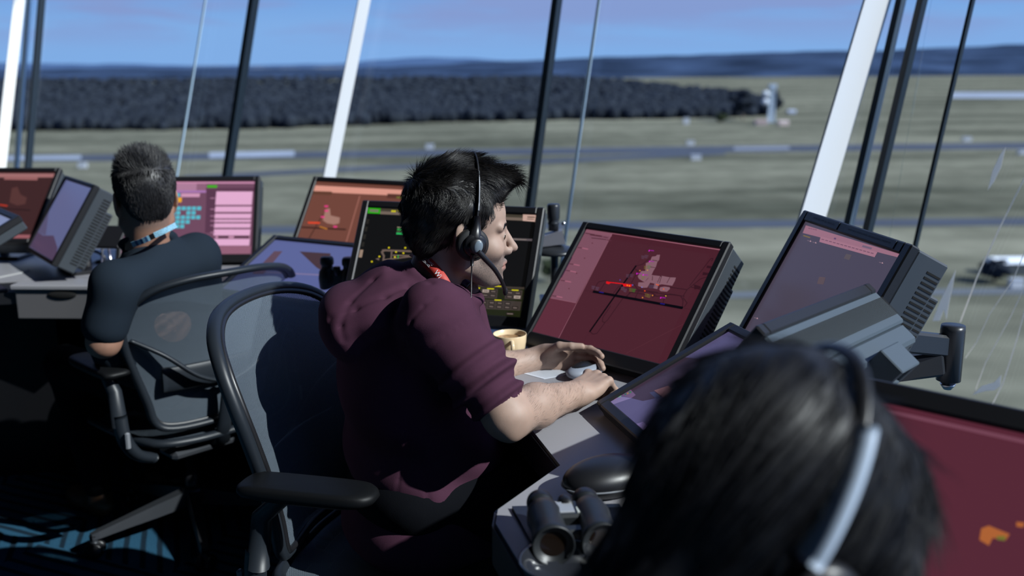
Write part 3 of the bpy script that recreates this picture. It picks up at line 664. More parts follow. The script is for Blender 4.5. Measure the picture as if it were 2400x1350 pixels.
S.l([(1045, 460), (985, 620)], .0065, tx_, 2); S.l([(770, 620), (1010, 628)], .0055, tx_, 2); S.l([(790, 618), (765, 632), (780, 660), (775, 690)], .0055, tx_, 2); S.l([(775, 688), (1000, 660)], .004, tx_, 2); S.l([(835, 622), (830, 680)], .0045, tx_, 2); S.l([(845, 655), (1000, 660)], .0045, tx_, 2); S.p([(720, 680), (748, 672), (745, 692)], tx_, 2)
for x, y in [(815, 602), (930, 603), (865, 632), (917, 640), (857, 668), (748, 664), (695, 700)]: S.p([(x-6, y-5), (x+6, y-5), (x+6, y+5), (x-6, y+5)], (215, 200, 20), 3)
S.l([(880, 655), (879, 675)], .002, (20, 190, 60), 3); S.l([(975, 555), (1010, 565)], .003, (20, 150, 50), 3)
S.l([(1600, 538), (1825, 548)], .0062, (88, 80, 84), 2); S.l([(1620, 539), (1780, 546)], .0022, (130, 118, 110), 3)
S.p([(1300, 855), (1768, 880), (1735, 1092), (1270, 1066)], (30, 34, 16), 1); S.p([(1300, 858), (1768, 880), (1765, 895), (1300, 872)], (60, 52, 46), 2)
S.p([(1400, 884), (1452, 887), (1440, 1015), (1385, 1012)], (56, 48, 44), 2); S.p([(1464, 888), (1582, 894), (1574, 962), (1456, 955)], (62, 54, 50), 2); S.p([(1636, 897), (1755, 903), (1746, 968), (1628, 962)], (62, 54, 50), 2); S.p([(1455, 965), (1748, 980), (1736, 1045), (1442, 1030)], (62, 54, 50), 2)
def btn(x, y, wd=44, on=False): S.p([(x, y), (x+wd, y+2), (x+wd-3, y+21), (x-3, y+19)], (176, 160, 150) if on else (36, 30, 28), 3); S.l([(x+8, y+10), (x+wd-10, y+12)], .0026, (90, 78, 70) if on else (118, 104, 98), 4)
for i, (x, y) in enumerate([(1405, 892), (1402, 918), (1400, 944), (1397, 970)]): btn(x, y, 42, i == 0)
for x, y, o in [(1475, 896, 1), (1528, 899, 0), (1471, 925, 0), (1524, 928, 0), (1646, 908, 0), (1700, 911, 0), (1642, 936, 0), (1696, 939, 1)]: btn(x, y, 44, o)
for r_ in range(2):
    for k in range(5 if r_ else 4): btn(1462+k*56-r_*4, 975+k*3+r_*27, 42)
btn(1640, 1056, 55)
for x, y in [(1410, 884), (1508, 890), (1680, 900), (1560, 970), (1560, 872)]: S.l([(x, y), (x+44, y+2)], .0026, (215, 205, 20), 4)
monitor('large black bezelled touch display with dark radio panels, behind the hooded man head', c, -18.3, 30.2, .5, .289, S, bez=.021, depth=.03, step=False, botbez=.03)

# -- orange brown map beyond it
c = PY(820, 520, 3.33); ax = axes_of(-25, 35); Z = (640, 380, 3)
S = Screen(c, ax, .376, .29, (112, 68, 57), Z)
S.p([(230, 160), (1000, 200), (995, 242), (225, 205)], (218, 152, 136)); S.p([(225, 200), (415, 208), (412, 232), (220, 224)], (96, 60, 46), 2); S.p([(805, 222), (1000, 232), (995, 262), (800, 252)], (86, 50, 42), 2)
S.l([(610, 240), (510, 580)], .004, (160, 104, 92), 2)
S.l([(205, 458), (510, 474)], .006, (60, 34, 28), 3); S.l([(350, 370), (225, 585)], .004, (64, 36, 30), 3)
S.p([(370, 330), (400, 325), (405, 375), (470, 390), (465, 430), (430, 440), (380, 430), (350, 410)], (160, 120, 108), 2); S.p([(245, 420), (330, 422), (330, 434), (245, 432)], (225, 70, 40), 4)
for x, y in [(375, 311), (376, 343), (350, 386), (438, 455)]: S.p([(x-14, y-6), (x+14, y-6), (x+12, y+6), (x-12, y+6)], (225, 60, 130), 5)
S.l([(330, 455), (380, 470)], .004, (190, 120, 40), 4); S.l([(870, 248), (920, 252)], .003, (120, 140, 50), 4)
monitor('orange brown map monitor beyond the black touch display', c, -25, 35, .376, .29, S, bez=.018, depth=.06)

# -- pink flight strip screen behind the far man
c = (-1.173, 3.583, .905); ax = axes_of(.5, 24.2); Z = (280, 380, 5.19)
S = Screen(c, ax, .47, .275, (110, 72, 94), Z)
S.p([(0, 240), (1665, 240), (1662, 262), (0, 262)], (196, 136, 168)); S.p([(0, 262), (940, 262), (936, 345), (0, 345)], (172, 124, 152)); S.p([(940, 262), (1060, 262), (1055, 345), (936, 345)], (140, 96, 120)); S.p([(1070, 280), (1190, 280), (1186, 312), (1066, 312)], (62, 172, 22), 3)
S.p([(1055, 316), (1655, 310), (1650, 360), (1050, 345)], (92, 56, 78), 2); S.p([(600, 345), (1055, 345), (1052, 372), (600, 372)], (168, 118, 178), 2); S.p([(750, 380), (980, 380), (975, 425), (745, 425)], (205, 150, 182), 2); S.p([(690, 378), (738, 378), (735, 422), (688, 422)], (80, 180, 205), 3)
S.p([(655, 432), (760, 432), (755, 488), (650, 488)], (236, 170, 30), 3); S.p([(1060, 345), (1180, 345), (1140, 860), (1040, 860)], (88, 54, 76), 1)
for a_, b_ in ((358, 520), (540, 606), (628, 684), (700, 728), (745, 798), (818, 892), (935, 1015)): S.p([(1180-(a_-358)*.06, a_), (1622-(a_-358)*.06, a_), (1618-(b_-358)*.06, b_), (1176-(b_-358)*.06, b_)], (226, 172, 208), 3); S.l([(1110, (a_+b_)/2), (1160, (a_+b_)/2)], .004, (160, 112, 142), 3)
S.p([(1200, 900), (1330, 900), (1326, 925), (1198, 925)], (80, 46, 64), 4); S.p([(1395, 900), (1580, 900), (1578, 925), (1392, 925)], (80, 46, 64), 4); S.p([(1170, 900), (1590, 900), (1586, 928), (1168, 928)], (196, 142, 172), 3); S.p([(1100, 1020), (1600, 1020), (1590, 1165), (1080, 1165)], (146, 96, 118), 2)
cyan = (84, 182, 200)
for r_, row in enumerate(['111111', '110110', '111111', '111100', '111000']):
    for k, ch in enumerate(row):
        if ch == '1': x, y = 635+k*62-r_*5, 540+r_*55; S.p([(x, y), (x+50, y), (x+47, y+44), (x-3, y+44)], cyan, 3)
S.r(0, .2, .35, 1, (150, 104, 130), 2)
monitor('bright pink flight strip monitor with cyan blocks, behind the man in the dark shirt', c, .5, 24.2, .47, .275, S, bez=.018, depth=.05, botbez=.03)

# -- dark brown screen at the left edge
c = (-1.935, 3.676, .945); ax = axes_of(-5.2, 45.4); Z = (0, 330, 2.7)
S = Screen(c, ax, .41, .31, (60, 33, 34), Z)
S.p([(-300, 205), (352, 208), (350, 232), (-300, 232)], (160, 108, 108)); S.p([(30, 228), (240, 232), (236, 250), (25, 246)], (150, 96, 96), 2); S.p([(75, 300), (110, 290), (130, 340), (170, 360), (160, 400), (110, 410), (60, 390)], (84, 50, 48), 2); S.l([(0, 405), (45, 412)], .006, (180, 50, 30), 3); S.l([(-60, 425), (190, 440)], .005, (38, 20, 22), 3); S.r(.5, .94, 1, .99, (150, 90, 96), 2)
monitor('dark brown map monitor at the left edge of the photo', c, -5.2, 45.4, .41, .31, S, bez=.018, depth=.06)

# -- portrait-like screen seen from the side, sky glare painted as its blue grey colour
c = (-1.567, 3.425, .928); ax = axes_of(-52.4, 32.4); Z = (0, 330, 2.7)
S = Screen(c, ax, .34, .272, (92, 98, 138), Z)
S.p([(235, 575), (275, 600), (340, 600), (365, 680), (345, 780), (180, 665)], (76, 62, 88), 2); S.p([(270, 470), (300, 440), (290, 600), (235, 575)], (84, 80, 112), 2)
monitor('blue grey monitor seen side on, left of the man in the dark shirt', c, -52.4, 32.4, .34, .272, S, bez=.015, depth=.06)
# -- tilted panel at far left
c = PY(8, 545, 3.12)+np.array([-.13, 0, -.01]); ax = axes_of(-50, 62)
S = Screen(c, ax, .34, .25, (120, 128, 160)); S.r(.05, .4, .95, .42, (84, 90, 120))
monitor('low tilted touch panel with a pale screen at the left edge', c, -50, 62, .34, .25, S, bez=.022, depth=.03, step=False, stand=True)

# -- tall grey screen on the right
c = (.635, 2.045, .953); ax = axes_of(-80.8, 28.1); Z = (1650, 480, 2.7)
S = Screen(c, ax, .41, .308, (70, 63, 78), Z)
S.p([(645, 130), (1256, 283), (1225, 332), (625, 178)], (150, 104, 120)); S.p([(740, 200), (1098, 300), (1080, 332), (730, 235)], (158, 110, 126), 2)
for k in range(14): x = 745+k*24; S.l([(x, 218+k*6.7), (x+16, 222+k*6.7)], .0018, (110, 72, 90), 3)
for k in range(4): x = 662+k*14; S.l([(x, 148+k*3), (x+10, 151+k*3)], .0016, (110, 72, 90), 3)
S.l([(630, 195), (672, 208)], .0024, (120, 100, 50), 3); S.l([(1005, 262), (1060, 277)], .004, (110, 90, 110), 3); S.p([(825, 208), (838, 211), (835, 221), (822, 218)], (96, 64, 100), 3)
for x, y in [(675, 230), (708, 240), (1130, 368), (338, 718)]: S.l([(x-20, y-4), (x-6, y)], .0016, (110, 92, 104), 3); S.p([(x, y-5), (x+5, y+4), (x-5, y+4)], (190, 150, 160), 3)
S.p([(900, 310), (935, 318), (920, 350), (885, 340)], (84, 74, 76), 2); S.p([(730, 455), (770, 460), (755, 505), (715, 500)], (86, 70, 72), 2); S.l([(388, 800), (396, 806)], .002, (120, 100, 100), 2)
rt, ax = monitor('tall grey monitor with two label strips along its top edge, on the right', c, -80.8, 28.1, .41, .308, S, bez=.024, depth=.075, botbez=.03)
M_tape = mat('grey_label_tape', (.085, .105, .125), .5); M_ink = mat('black_ink', (.006, .006, .008), .6)
def label_strip(u0, u1, txt, nm='label_strip'):
    rx, uz, n = ax; cc = np.array(c)+uz*(.308/2+.0125)+n*.0078; a_ = (u0-.5)*.41; b_ = (u1-.5)*.41
    m = MB(); m.box(cc+rx*(a_+b_)/2, (b_-a_, .0016, .0165), axes=np.array([rx, n, uz])); text_mesh(m, txt, cc+rx*(a_+b_)/2+n*.001, rx, uz, (b_-a_)/max(1, len(txt))*1.62, 1)
    m.build(nm, [M_tape, M_ink], rt)
label_strip(.07, .385, 'FILTERS CELL / APP CELL / MACH CELL'); label_strip(.46, .94, 'INHIBIT HOLD / EDITION CANCEL / GAP AGAIN CANCEL / TAKEOFF OFF')

# -- flat tilted touch panel between the man and the foreground head
A_, Q_ = PZ(1690, 803, .885), PZ(1400, 945, .765)
yaw_s = -74; rx_, uz_, n_ = axes_of(yaw_s, 64)
c = Q_+rx_*.195+uz_*.165
Z = (1380, 780, 4.5)
S = Screen(c, (rx_, uz_, n_), .34, .29, (84, 78, 116), Z)
S.p([(330, 515), (1000, 250), (1500, 300), (900, 560), (760, 680), (570, 720), (450, 690)], (58, 42, 58), 1)
S.p([(300, 520), (335, 515), (495, 658), (450, 690), (270, 600)], (104, 78, 112), 2); S.p([(180, 690), (270, 625), (450, 690), (260, 755)], (122, 110, 152), 2)
for k in range(5): S.l([(320+k*22, 560+k*14), (350+k*22, 545+k*14)], .003, (80, 60, 92), 3)
for q, cc in (([(190, 670), (240, 655), (235, 690), (195, 700)], (160, 90, 110)), ([(310, 665), (345, 660), (340, 680), (305, 685)], (110, 145, 130)), ([(262, 680), (288, 672), (285, 700), (265, 703)], (160, 90, 110)), ([(375, 645), (395, 640), (397, 655), (380, 660)], (50, 100, 90)), ([(402, 635), (420, 632), (420, 648), (404, 650)], (150, 120, 60)), ([(425, 620), (450, 618), (450, 636), (428, 640)], (60, 110, 80)), ([(110, 740), (160, 735), (190, 780), (150, 790)], (140, 70, 85)), ([(190, 790), (240, 780), (250, 840), (200, 850)], (110, 130, 150)), ([(690, 610), (840, 560), (910, 630), (850, 730)], (120, 84, 88)), ([(490, 970), (570, 940), (680, 1040), (640, 1100)], (126, 110, 160)), ([(560, 1040), (600, 1030), (640, 1085), (620, 1100)], (165, 100, 120))): S.p(q, cc, 4)
S.p([(258, 840), (272, 808), (305, 798), (325, 850), (345, 900), (340, 920), (420, 950), (465, 1010), (470, 1060), (440, 1095), (360, 1000), (275, 905)], (108, 56, 70), 3); S.p([(285, 860), (305, 850), (320, 875), (300, 880)], (100, 140, 40), 5)
S.p([(640, 632), (690, 620), (760, 680), (710, 700)], (60, 60, 92), 3)
rs, _ = monitor('wide tilted touch panel showing purple documents, beside the man elbow', c, yaw_s, 64, .34, .29, S, bez=.022, depth=.022, step=False, stand=False)
m = MB(); m.tube([c-n_*.03, [c[0]+.02, c[1], ZD+.01]], .02, 10); m.box([c[0]+.02, c[1], ZD+.006], (.16, .2, .012), bev=.003); m.build('stand', M_blk, rs)

# -- touch panel lying on the desk between the two men
rx_, uz_, n_ = axes_of(-28, 66); c = PZ(700, 632, .83)
S = Screen(c, (rx_, uz_, n_), .40, .28, (88, 96, 146), (680, 540, 6.75))
S.p([(150, 335), (640, 365), (610, 700), (420, 590)], (66, 42, 40), 2); S.p([(-600, 640), (610, 700), (610, 725), (-600, 660)], (120, 112, 150), 2); S.p([(-600, 690), (-250, 330), (-120, 330), (-420, 690)], (92, 66, 76), 2)
rs, _ = monitor('tilted touch panel with a blue purple screen, between the two men', c, -28, 66, .40, .28, S, bez=.02, depth=.02, step=False, stand=False)
m = MB(); m.tube([c-n_*.03, [c[0], c[1], ZD+.01]], .02, 10); m.box([c[0], c[1]+.03, ZD+.006], (.2, .14, .012), bev=.003); m.build('stand', M_blk, rs)

# -- monitor seen from behind with a carry handle, and its arm
yaw_b, tilt_b = -133, 38; rx_, uz_, n_ = axes_of(yaw_b, tilt_b)
E1, E2 = PZ(1782, 770, 1.045), PZ(2040, 667, 1.045); mid = (E1+E2)/2; wB = float(np.linalg.norm(E2-E1))
c = mid-uz_*(.235/2+.02)
S = Screen(c, (rx_, uz_, n_), wB-.04, .235, (84, 44, 56)); S.r(.05, .1, .3, .9, (110, 70, 84)); S.r(.4, .45, .9, .48, (5, 3, 8), 2)
M_case2 = mat('blue_grey_ribbed_plastic', (.060, .080, .10), .5, bump=(700, .06, .0006))
rb, _ = monitor('grey monitor seen from behind with a boxy carry handle, right of the dark haired head', c, yaw_b, tilt_b, wB-.04, .235, S, bez=.02, depth=.075, step=False, stand=False, case=M_case2)
A_ = np.array([rx_, n_, uz_]); dep = .088
m = MB()
m.box(c-n_*(dep+.02)+uz_*.088, (wB*.94, .042, .09), axes=A_, bev=.006); m.box(c-n_*(dep+.012)-uz_*.04, (wB*.9, .03, .15), axes=A_, bev=.006)
for k in range(26):
    m.box(c-n_*(.03+.0016*k)+uz_*(.1372), (wB*.98, .0007, .0008), axes=A_, m=1)
m.build('rear_cover', [M_case2, M_slot], rb)
m = MB(); hc = c-n_*(dep+.06)+uz_*.135-rx_*.03
for sg in (-1, 1): m.box(hc+rx_*sg*.033, (.006, .05, .052), axes=A_, bev=.002)
m.box(hc+uz_*.024, (.072, .05, .006), axes=A_, bev=.002); m.box(hc-uz_*.024, (.072, .05, .006), axes=A_, bev=.002)
m.build('carry_handle', M_case2, rb)
tag(MB().box(c-n_*(dep+.0285)-uz_*.07, (.03, .004, .008), axes=A_, bev=.001).build('latch', M_chrome, rb), 'small bright latch')
arm = thing('swing_arm', 'black jointed support arm with a thick upright cylinder, at the right by the window', 'arm', PZ(2190, 900, .74)*[1, 1, 0]+[0, 0, ZD])
J = PY(2228, 830, 1.98); M_arm = mat('black_arm_paint', (.022, .024, .028), .32)
m = MB(); m.lathe([(0, -.066), (.014, -.063), (.017, -.058), (.0245, -.056), (.0245, .052), (.0235, .062), (.0, .062)], J, n=32); m.build('joint_cylinder', M_arm, arm)
m = MB(); m.lathe([(.0, -.078), (.008, -.076), (.015, -.0665), (.0155, -.064)], J, n=24); m.build('joint_cap', M_chrome, arm)
bk = c-n_*(dep+.05)-uz_*.02
m = MB(); e_ = J+[-.14, -.05, .028]; m.box((J+[0, 0, .035]+e_)/2, (.15, .028, .045), axes=frame(J-e_)*[1, 1, 1], bev=.005); m.build('upper_arm', M_arm, arm)
m = MB(); e2_ = J+[-.17, .02, -.03]; m.box((J+[-.03, 0, -.03]+e2_)/2, (.17, .05, .052), axes=frame(J-e2_), bev=.006); m.tube([e2_+[0, 0, -.02], [e2_[0]-.02, e2_[1], ZD+.012]], .022, 12); m.box([e2_[0]-.02, e2_[1], ZD+.006], (.11, .11, .012), bev=.003); m.build('lower_arm', M_arm, arm)

# -- near red screen at the bottom right
c0 = PY(1985, 925, 1.30); rx_, uz_, n_ = axes_of(-42, 42); c = c0+rx_*.235-uz_*.15; Z = (1500, 750, 2.25)
S = Screen(c, (rx_, uz_, n_), .47, .30, (84, 38, 52), Z)
S.p([(900, 380), (2300, 690), (2300, 715), (900, 400)], (112, 66, 82), 2)
for q in ([(1800, 1100), (1840, 1085), (1900, 1110), (1950, 1130), (1930, 1160), (1860, 1150), (1840, 1190), (1790, 1160)], [(1985, 1065), (2030, 1070), (2020, 1095), (1985, 1090)]): S.p(q, (170, 96, 50), 3)
S.p([(1880, 1140), (1930, 1140), (1925, 1165), (1885, 1160)], (110, 110, 45), 4); S.r(.02, .1, .12, .9, (112, 66, 82), 2)
monitor('near dark red monitor filling the bottom right corner', c, -42, 42, .47, .30, S, bez=.03, depth=.05, step=False)

# ================================================================== things on the desk
# cup
cc = PZ(1195, 836, ZD); M_cup = mat('cream_glazed_ceramic', (.78, .60, .38), .28, coat=.3)
cup = thing('coffee_cup', 'cream coffee cup with a small loop handle, on the desk beyond the man arm', 'cup', cc)
m = MB(); m.lathe([(0, .003), (.024, .003), (.024, .0), (.027, .0), (.031, .006), (.0375, .02), (.0405, .04), (.0415, .058), (.0410, .0595), (.0395, .0585), (.0385, .04), (.035, .02), (.0, .014)], cc, n=48, cap=False); m.build('cup_body', M_cup, cup)
hd = np.array([.12, -.99, 0]); m = MB(); m.tube([cc+hd*.0395+[0, 0, .050], cc+hd*.052+[0, 0, .051], cc+hd*.0605+[0, 0, .043], cc+hd*.0605+[0, 0, .030], cc+hd*.052+[0, 0, .019], cc+hd*.037+[0, 0, .017]], .0048, 12, flat=.8); m.build('handle', M_cup, cup)
m = MB(); m.lathe([(0, .0462), (.0386, .0462)], cc, n=40, cap=False); m.build('coffee', mat('milky_coffee', (.30, .17, .08), .4, noise=(90, .5)), cup)
# mouse: pale grey shell with a dark top
mc = PZ(1372, 872, ZD+.012); mc = mc+[0, 0, 0]; F_ = frame([.75, .66, 0]); ms = thing('computer_mouse', 'pale grey computer mouse with a black top, between the man hands', 'mouse', [mc[0], mc[1], ZD])
m = MB(); m.ball([mc[0], mc[1], ZD+.016], (.055, .030, .018), axes=F_, n=28); m.build('shell', mat('pale_grey_plastic', (.26, .28, .33), .4), ms)
m = MB(); m.ball([mc[0]-.002, mc[1], ZD+.024], (.040, .0215, .0125), axes=F_, n=24); m.build('top_button', M_blk, ms)
# papers
def sheet(pts, label, lines=True, z=.0008):
    V = [PZ(x, y, ZD+z) for x, y in pts]; r_ = thing('paper_sheet', label, 'paper', V[0]); m = MB(); lo_ = [v-[0, 0, z*.8] for v in V]; m.hexa(lo_[::-1], V[::-1])
    if lines:
        for k in range(1, 12):
            t0 = k/12; a = V[0]*(1-t0)+V[3]*t0; b = V[1]*(1-t0)+V[2]*t0; a, b = a*.95+b*.05, a*(.1+.2*(k % 3 == 0))+b*(.9-.2*(k % 3 == 0)); d = (V[3]-V[0])/90
            m.add([a+[0, 0, .0003], b+[0, 0, .0003], b+d+[0, 0, .0003], a+d+[0, 0, .0003]], [(0, 1, 2, 3)], 1)
    m.build('sheet', [mat('white_paper', (.62, .64, .70), .7), M_ink], r_); return r_
sheet([(1215, 872), (1330, 862), (1385, 868), (1275, 888)], 'printed white sheet lying under the man forearms')
# dark pad and binoculars in front
pad = thing('notebook', 'dark blue notebook lying flat under the near binoculars', 'notebook', PZ(1290, 1240, ZD))
V = [PZ(x, y, ZD+.006) for x, y in [(1200, 1186), (1450, 1180), (1530, 1290), (1262, 1300)]]; MB().hexa([v-[0, 0, .0055] for v in V][::-1], V[::-1]).build('cover', mat('navy_board', (.012, .018, .035), .5), pad)
M_rub = mat('black_armour_rubber', (.014, .016, .018), .42, bump=(500, .1, .0006)); M_lens = mat('coated_lens', (.01, .006, .004), .05, spec=.9)
def binoculars(name, label, base, f, up, s=1.0):
    """f: towards the big lenses, up: hinge side; two barrels"""
    r_ = thing(name, label, 'binoculars', base); A = frame(f, up); f, l, u = A; o = np.array(base, float)+u*.032*s
    for sg in (-1, 1):
        b = o+l*sg*.034*s; P = [(0, -.075), (.016, -.075), (.0195, -.07), (.0195, -.052), (.017, -.05), (.017, -.042), (.024, -.032), (.027, -.01), (.0245, .02), (.026, .045), (.0295, .062), (.0295, .074), (.0275, .0745), (.0265, .068), (0, .064)]
        m = MB(); m.lathe([(a*s, z*s) for a, z in P], b, f, 32, cap=False); m.build('barrel', M_rub, r_)
        m = MB(); m.lathe([(0, .0665*s), (.015*s, .0672*s), (.0262*s, .066*s)], b, f, 32, cap=False); m.build('objective_lens', M_lens, r_)
        m = MB(); m.lathe([(.0198*s, -.069*s), (.0205*s, -.064*s), (.0205*s, -.056*s), (.0198*s, -.053*s)], b, f, 28, cap=False); m.build('eyecup_ring', M_blk, r_)
    m = MB(); m.box(o+u*.004*s-f*.012*s, (.05*s, .034*s, .022*s), axes=A, bev=.004*s); m.box(o+f*.035*s, (.02*s, .03*s, .014*s), axes=A, bev=.003*s); m.build('bridge', M_rub, r_)
    m = MB(); m.lathe([(0, -.048*s), (.010*s, -.048*s), (.011*s, -.045*s), (.011*s, -.022*s), (0, -.02*s)], o+u*.010*s, f, 20); m.build('focus_wheel', M_blk, r_)
    return r_, o, A
fB = PZ(1345, 1285, ZD)-PZ(1300, 1160, ZD); fB /= np.linalg.norm(fB); bs = PZ(1335, 1232, ZD+.034)
bn, o, A = binoculars('binoculars', 'large black binoculars lying on the notebook with lenses toward the viewer', [bs[0], bs[1], ZD+.0085], fB, [0, 0, 1], 1.04)
m = MB(); m.box(o+A[2]*.016-A[0]*.012+A[1]*-.006, (.034, .026, .004), axes=A, bev=.001); m.build('nameplate', mat('silver_grey_plate', (.3, .31, .34), .35), bn)
m = MB(); m.box(o+A[2]*.0155-A[0]*.002+A[1]*.017, (.018, .012, .003), axes=A); m.build('sticker', mat('pale_sticker', (.5, .52, .48), .5), bn)
b2 = PZ(803, 718, ZD)
binoculars('binoculars', 'black binoculars standing upright on the desk beside the black touch display', [b2[0]-.0, b2[1]+.02, ZD+.0775], [0, 0, -1], [-.2, -.98, 0], 1.0)
# rounded black case
kc = PZ(1425, 1150, ZD); ks = thing('glasses_case', 'large rounded black case on the desk just beyond the near binoculars', 'case', kc)
m = MB(); m.ball(kc+[0, 0, .026], (.085, .052, .034), axes=frame([.9, .45, 0]), n=32); m.build('shell', M_blk, ks)
m = MB(); m.tube([kc+frame([.9, .45, 0])[0]*.0855*math.cos(a)+frame([.9, .45, 0])[1]*.0525*math.sin(a)+[0, 0, .022] for a in np.linspace(0, 2*PI, 40, endpoint=False)], .0016, 6, closed=True); m.build('seam_band', M_grey, ks)
# blurred dish at the very front
dc = PZ(1318, 1372, ZD); ds = thing('bowl', 'glossy dark bowl at the bottom edge, in front of the binoculars', 'bowl', dc)
m = MB(); m.lathe([(0, 0), (.03, 0), (.045, .012), (.058, .032), (.061, .040), (.058, .040), (.044, .016), (0, .008)], dc, n=48, cap=False); m.build('bowl_body', mat('glossy_dark_glaze', (.02, .022, .028), .12, coat=1), ds)
# dark mouse near upright binoculars
q = PZ(757, 690, ZD); ms2 = thing('computer_mouse', 'small black computer mouse left of the upright binoculars', 'mouse', q); MB().ball(q+[0, 0, .014], (.052, .030, .019), axes=frame([.9, .3, 0]), n=24).build('shell', M_blk, ms2); MB().tube([q+[.03, .01, .02], q+[.045, .015, .012]], .004, 8).build('scroll_wheel', M_grey, ms2)
# swivel mount on a disc by the window
pm = thing('swivel_mount', 'black cylinder on a grey bracket above a round black disc, behind the touch display', 'mount', PY(1290, 590, 2.95)*[1, 1, 0]+[0, 0, ZD])
T = PY(1297, 478, 2.95); Bz = PY(1297, 540, 2.95); D_ = PY(1300, 583, 2.95)
m = MB(); hT = T[2]-Bz[2]; m.lathe([(0, 0), (.0155, 0), (.0155, hT*.22), (.0175, hT*.24), (.0175, hT*.3), (.0155, hT*.33), (.0185, hT*.45), (.0195, hT*.5), (.0195, hT*.93), (.017, hT), (0, hT)], Bz, n=28); m.build('knob_cylinder', M_arm, pm)
m = MB(); m.ball(Bz+[.03, -.012, hT*.28], .007, n=12); m.build('clamp_screw', M_chrome, pm)
m = MB(); a_ = Bz+[.02, .0, 0]; z2 = D_[2]+.008; m.hexa([[Bz[0]-.075, Bz[1]-.02, z2-.004], [Bz[0]+.035, Bz[1]-.03, z2+.012], [Bz[0]+.035, Bz[1]+.03, z2+.012], [Bz[0]-.075, Bz[1]+.03, z2-.004]], [[Bz[0]-.08, Bz[1]-.02, Bz[2]-.028], [Bz[0]+.026, Bz[1]-.026, Bz[2]+.002], [Bz[0]+.026, Bz[1]+.026, Bz[2]+.002], [Bz[0]-.08, Bz[1]+.03, Bz[2]-.028]]); m.build('bracket', mat('grey_cast_metal', (.20, .20, .23), .45), pm)
m = MB(); m.lathe([(0, -.012), (.068, -.012), (.070, -.006), (.066, -.001), (.045, .006), (.02, .012), (0, .013)], D_, n=40); m.tube([D_+[0, 0, -.01], [D_[0], D_[1], ZD+.01]], .012, 10); m.box([D_[0], D_[1], ZD+.005], (.09, .09, .01), bev=.003); m.build('disc_base', M_arm, pm)
# low things at the far desk
tb = thing('tablet_stand', 'small dark flat panel on a thin stand, left of the far man', 'tablet', PZ(250, 630, ZD)); q = PZ(250, 630, ZD)
m = MB(); A3 = axes_of(-8, 50); m.box(q+[0, 0, .115], (.15, .014, .1), axes=np.array([A3[0], A3[2], A3[1]]), bev=.003); m.build('panel', M_blk, tb); m = MB(); m.tube([q+[-.02, 0, .004], q+[-.005, .01, .11]], .004, 8); m.tube([q+[.02, 0, .004], q+[.005, .01, .11]], .004, 8); m.box(q+[0, 0, .003], (.1, .06, .006)); m.build('stand', M_chrome, tb)
q = PZ(205, 622, ZD); hb = thing('headset', 'black headset lying on the far desk beside the man in the dark shirt', 'headset', q)
m = MB(); m.tube([q+[.06*math.cos(a), .02, .012+.07*abs(math.sin(a))*.55] for a in np.linspace(0, PI, 16)], .005, 8); m.build('headband', M_blk, hb)
for sg in (-1, 1): MB().lathe([(0, 0), (.03, 0), (.032, .01), (.024, .018), (0, .02)], q+[sg*.06, .0, .004], n=20).build('ear_cushion', M_blk, hb)
MB().tube([q+[.05, -.01, .02], q+[.02, -.05, .012], q+[-.02, -.06, .010]], .002, 6).build('microphone_boom', M_chrome, hb)
# left desk front: hanging fascia and pale drawer unit
fa = thing('desk_fascia', 'pale grey panel on the desk front at the left edge', 'panel', PZ(30, 660, .62)*[1, 1, 0]); m = MB(); a_, b_ = PZ(-60, 668, ZD-.01), PZ(72, 640, ZD-.01); m.hexa([a_+[0, -.02, -.08], b_+[0, -.02, -.075], b_+[0, 0, -.075], a_+[0, 0, -.08]], [a_+[0, -.035, .012], b_+[0, -.035, .012], b_+[0, -.001, .012], a_+[0, -.001, .012]]); m.build('fascia_board', mat('pale_grey_panel', (.42, .42, .42), .5), fa)
dw = thing('drawer_unit', 'pale drawer unit with a curved finger pull, under the desk left of the far man', 'drawer', PZ(140, 690, ZD-.1)*[1, 1, 0]); q = PZ(150, 664, ZD); A4 = frame([.05, 1, 0])
m = MB(); m.box(q+A4[0]*.12+[0, 0, -.009], (.30, .34, .016), axes=A4, bev=.003); m.build('top_board', M_desk, dw); m = MB(); m.box(q+A4[0]*.12+[0, 0, -.068], (.28, .32, .10), axes=A4, bev=.003); m.build('drawer_front', mat('dim_grey_laminate', (.12, .115, .12), .5), dw)
m = MB(); m.ball(q-A4[0]*.022+[0, 0, -.035], (.006, .05, .014), axes=A4); m.build('finger_pull', M_slot, dw)
pcx = PZ(185, 1000, .06); pc = thing('computer_tower', 'black computer cabinet standing on the carpet under the far desk', 'computer', [pcx[0], pcx[1]+.25, 0])
m = MB(); m.box([pcx[0], pcx[1]+.28, .33], (.22, .46, .56), bev=.01); m.build('case', mat('black_steel_case', (.006, .006, .008), .5), pc); m = MB(); m.box([pcx[0]-.11+.0, pcx[1]+.1, .5], (.004, .1, .02)); m.build('warning_label', mat('yellow_sticker', (.30, .27, .04), .6), pc)
for sx in (-.08, .08):
    for sy in (.1, .46): m = MB(); m.box([pcx[0]+sx, pcx[1]+sy, .025], (.03, .03, .05)); m.build('foot', M_blk, pc)
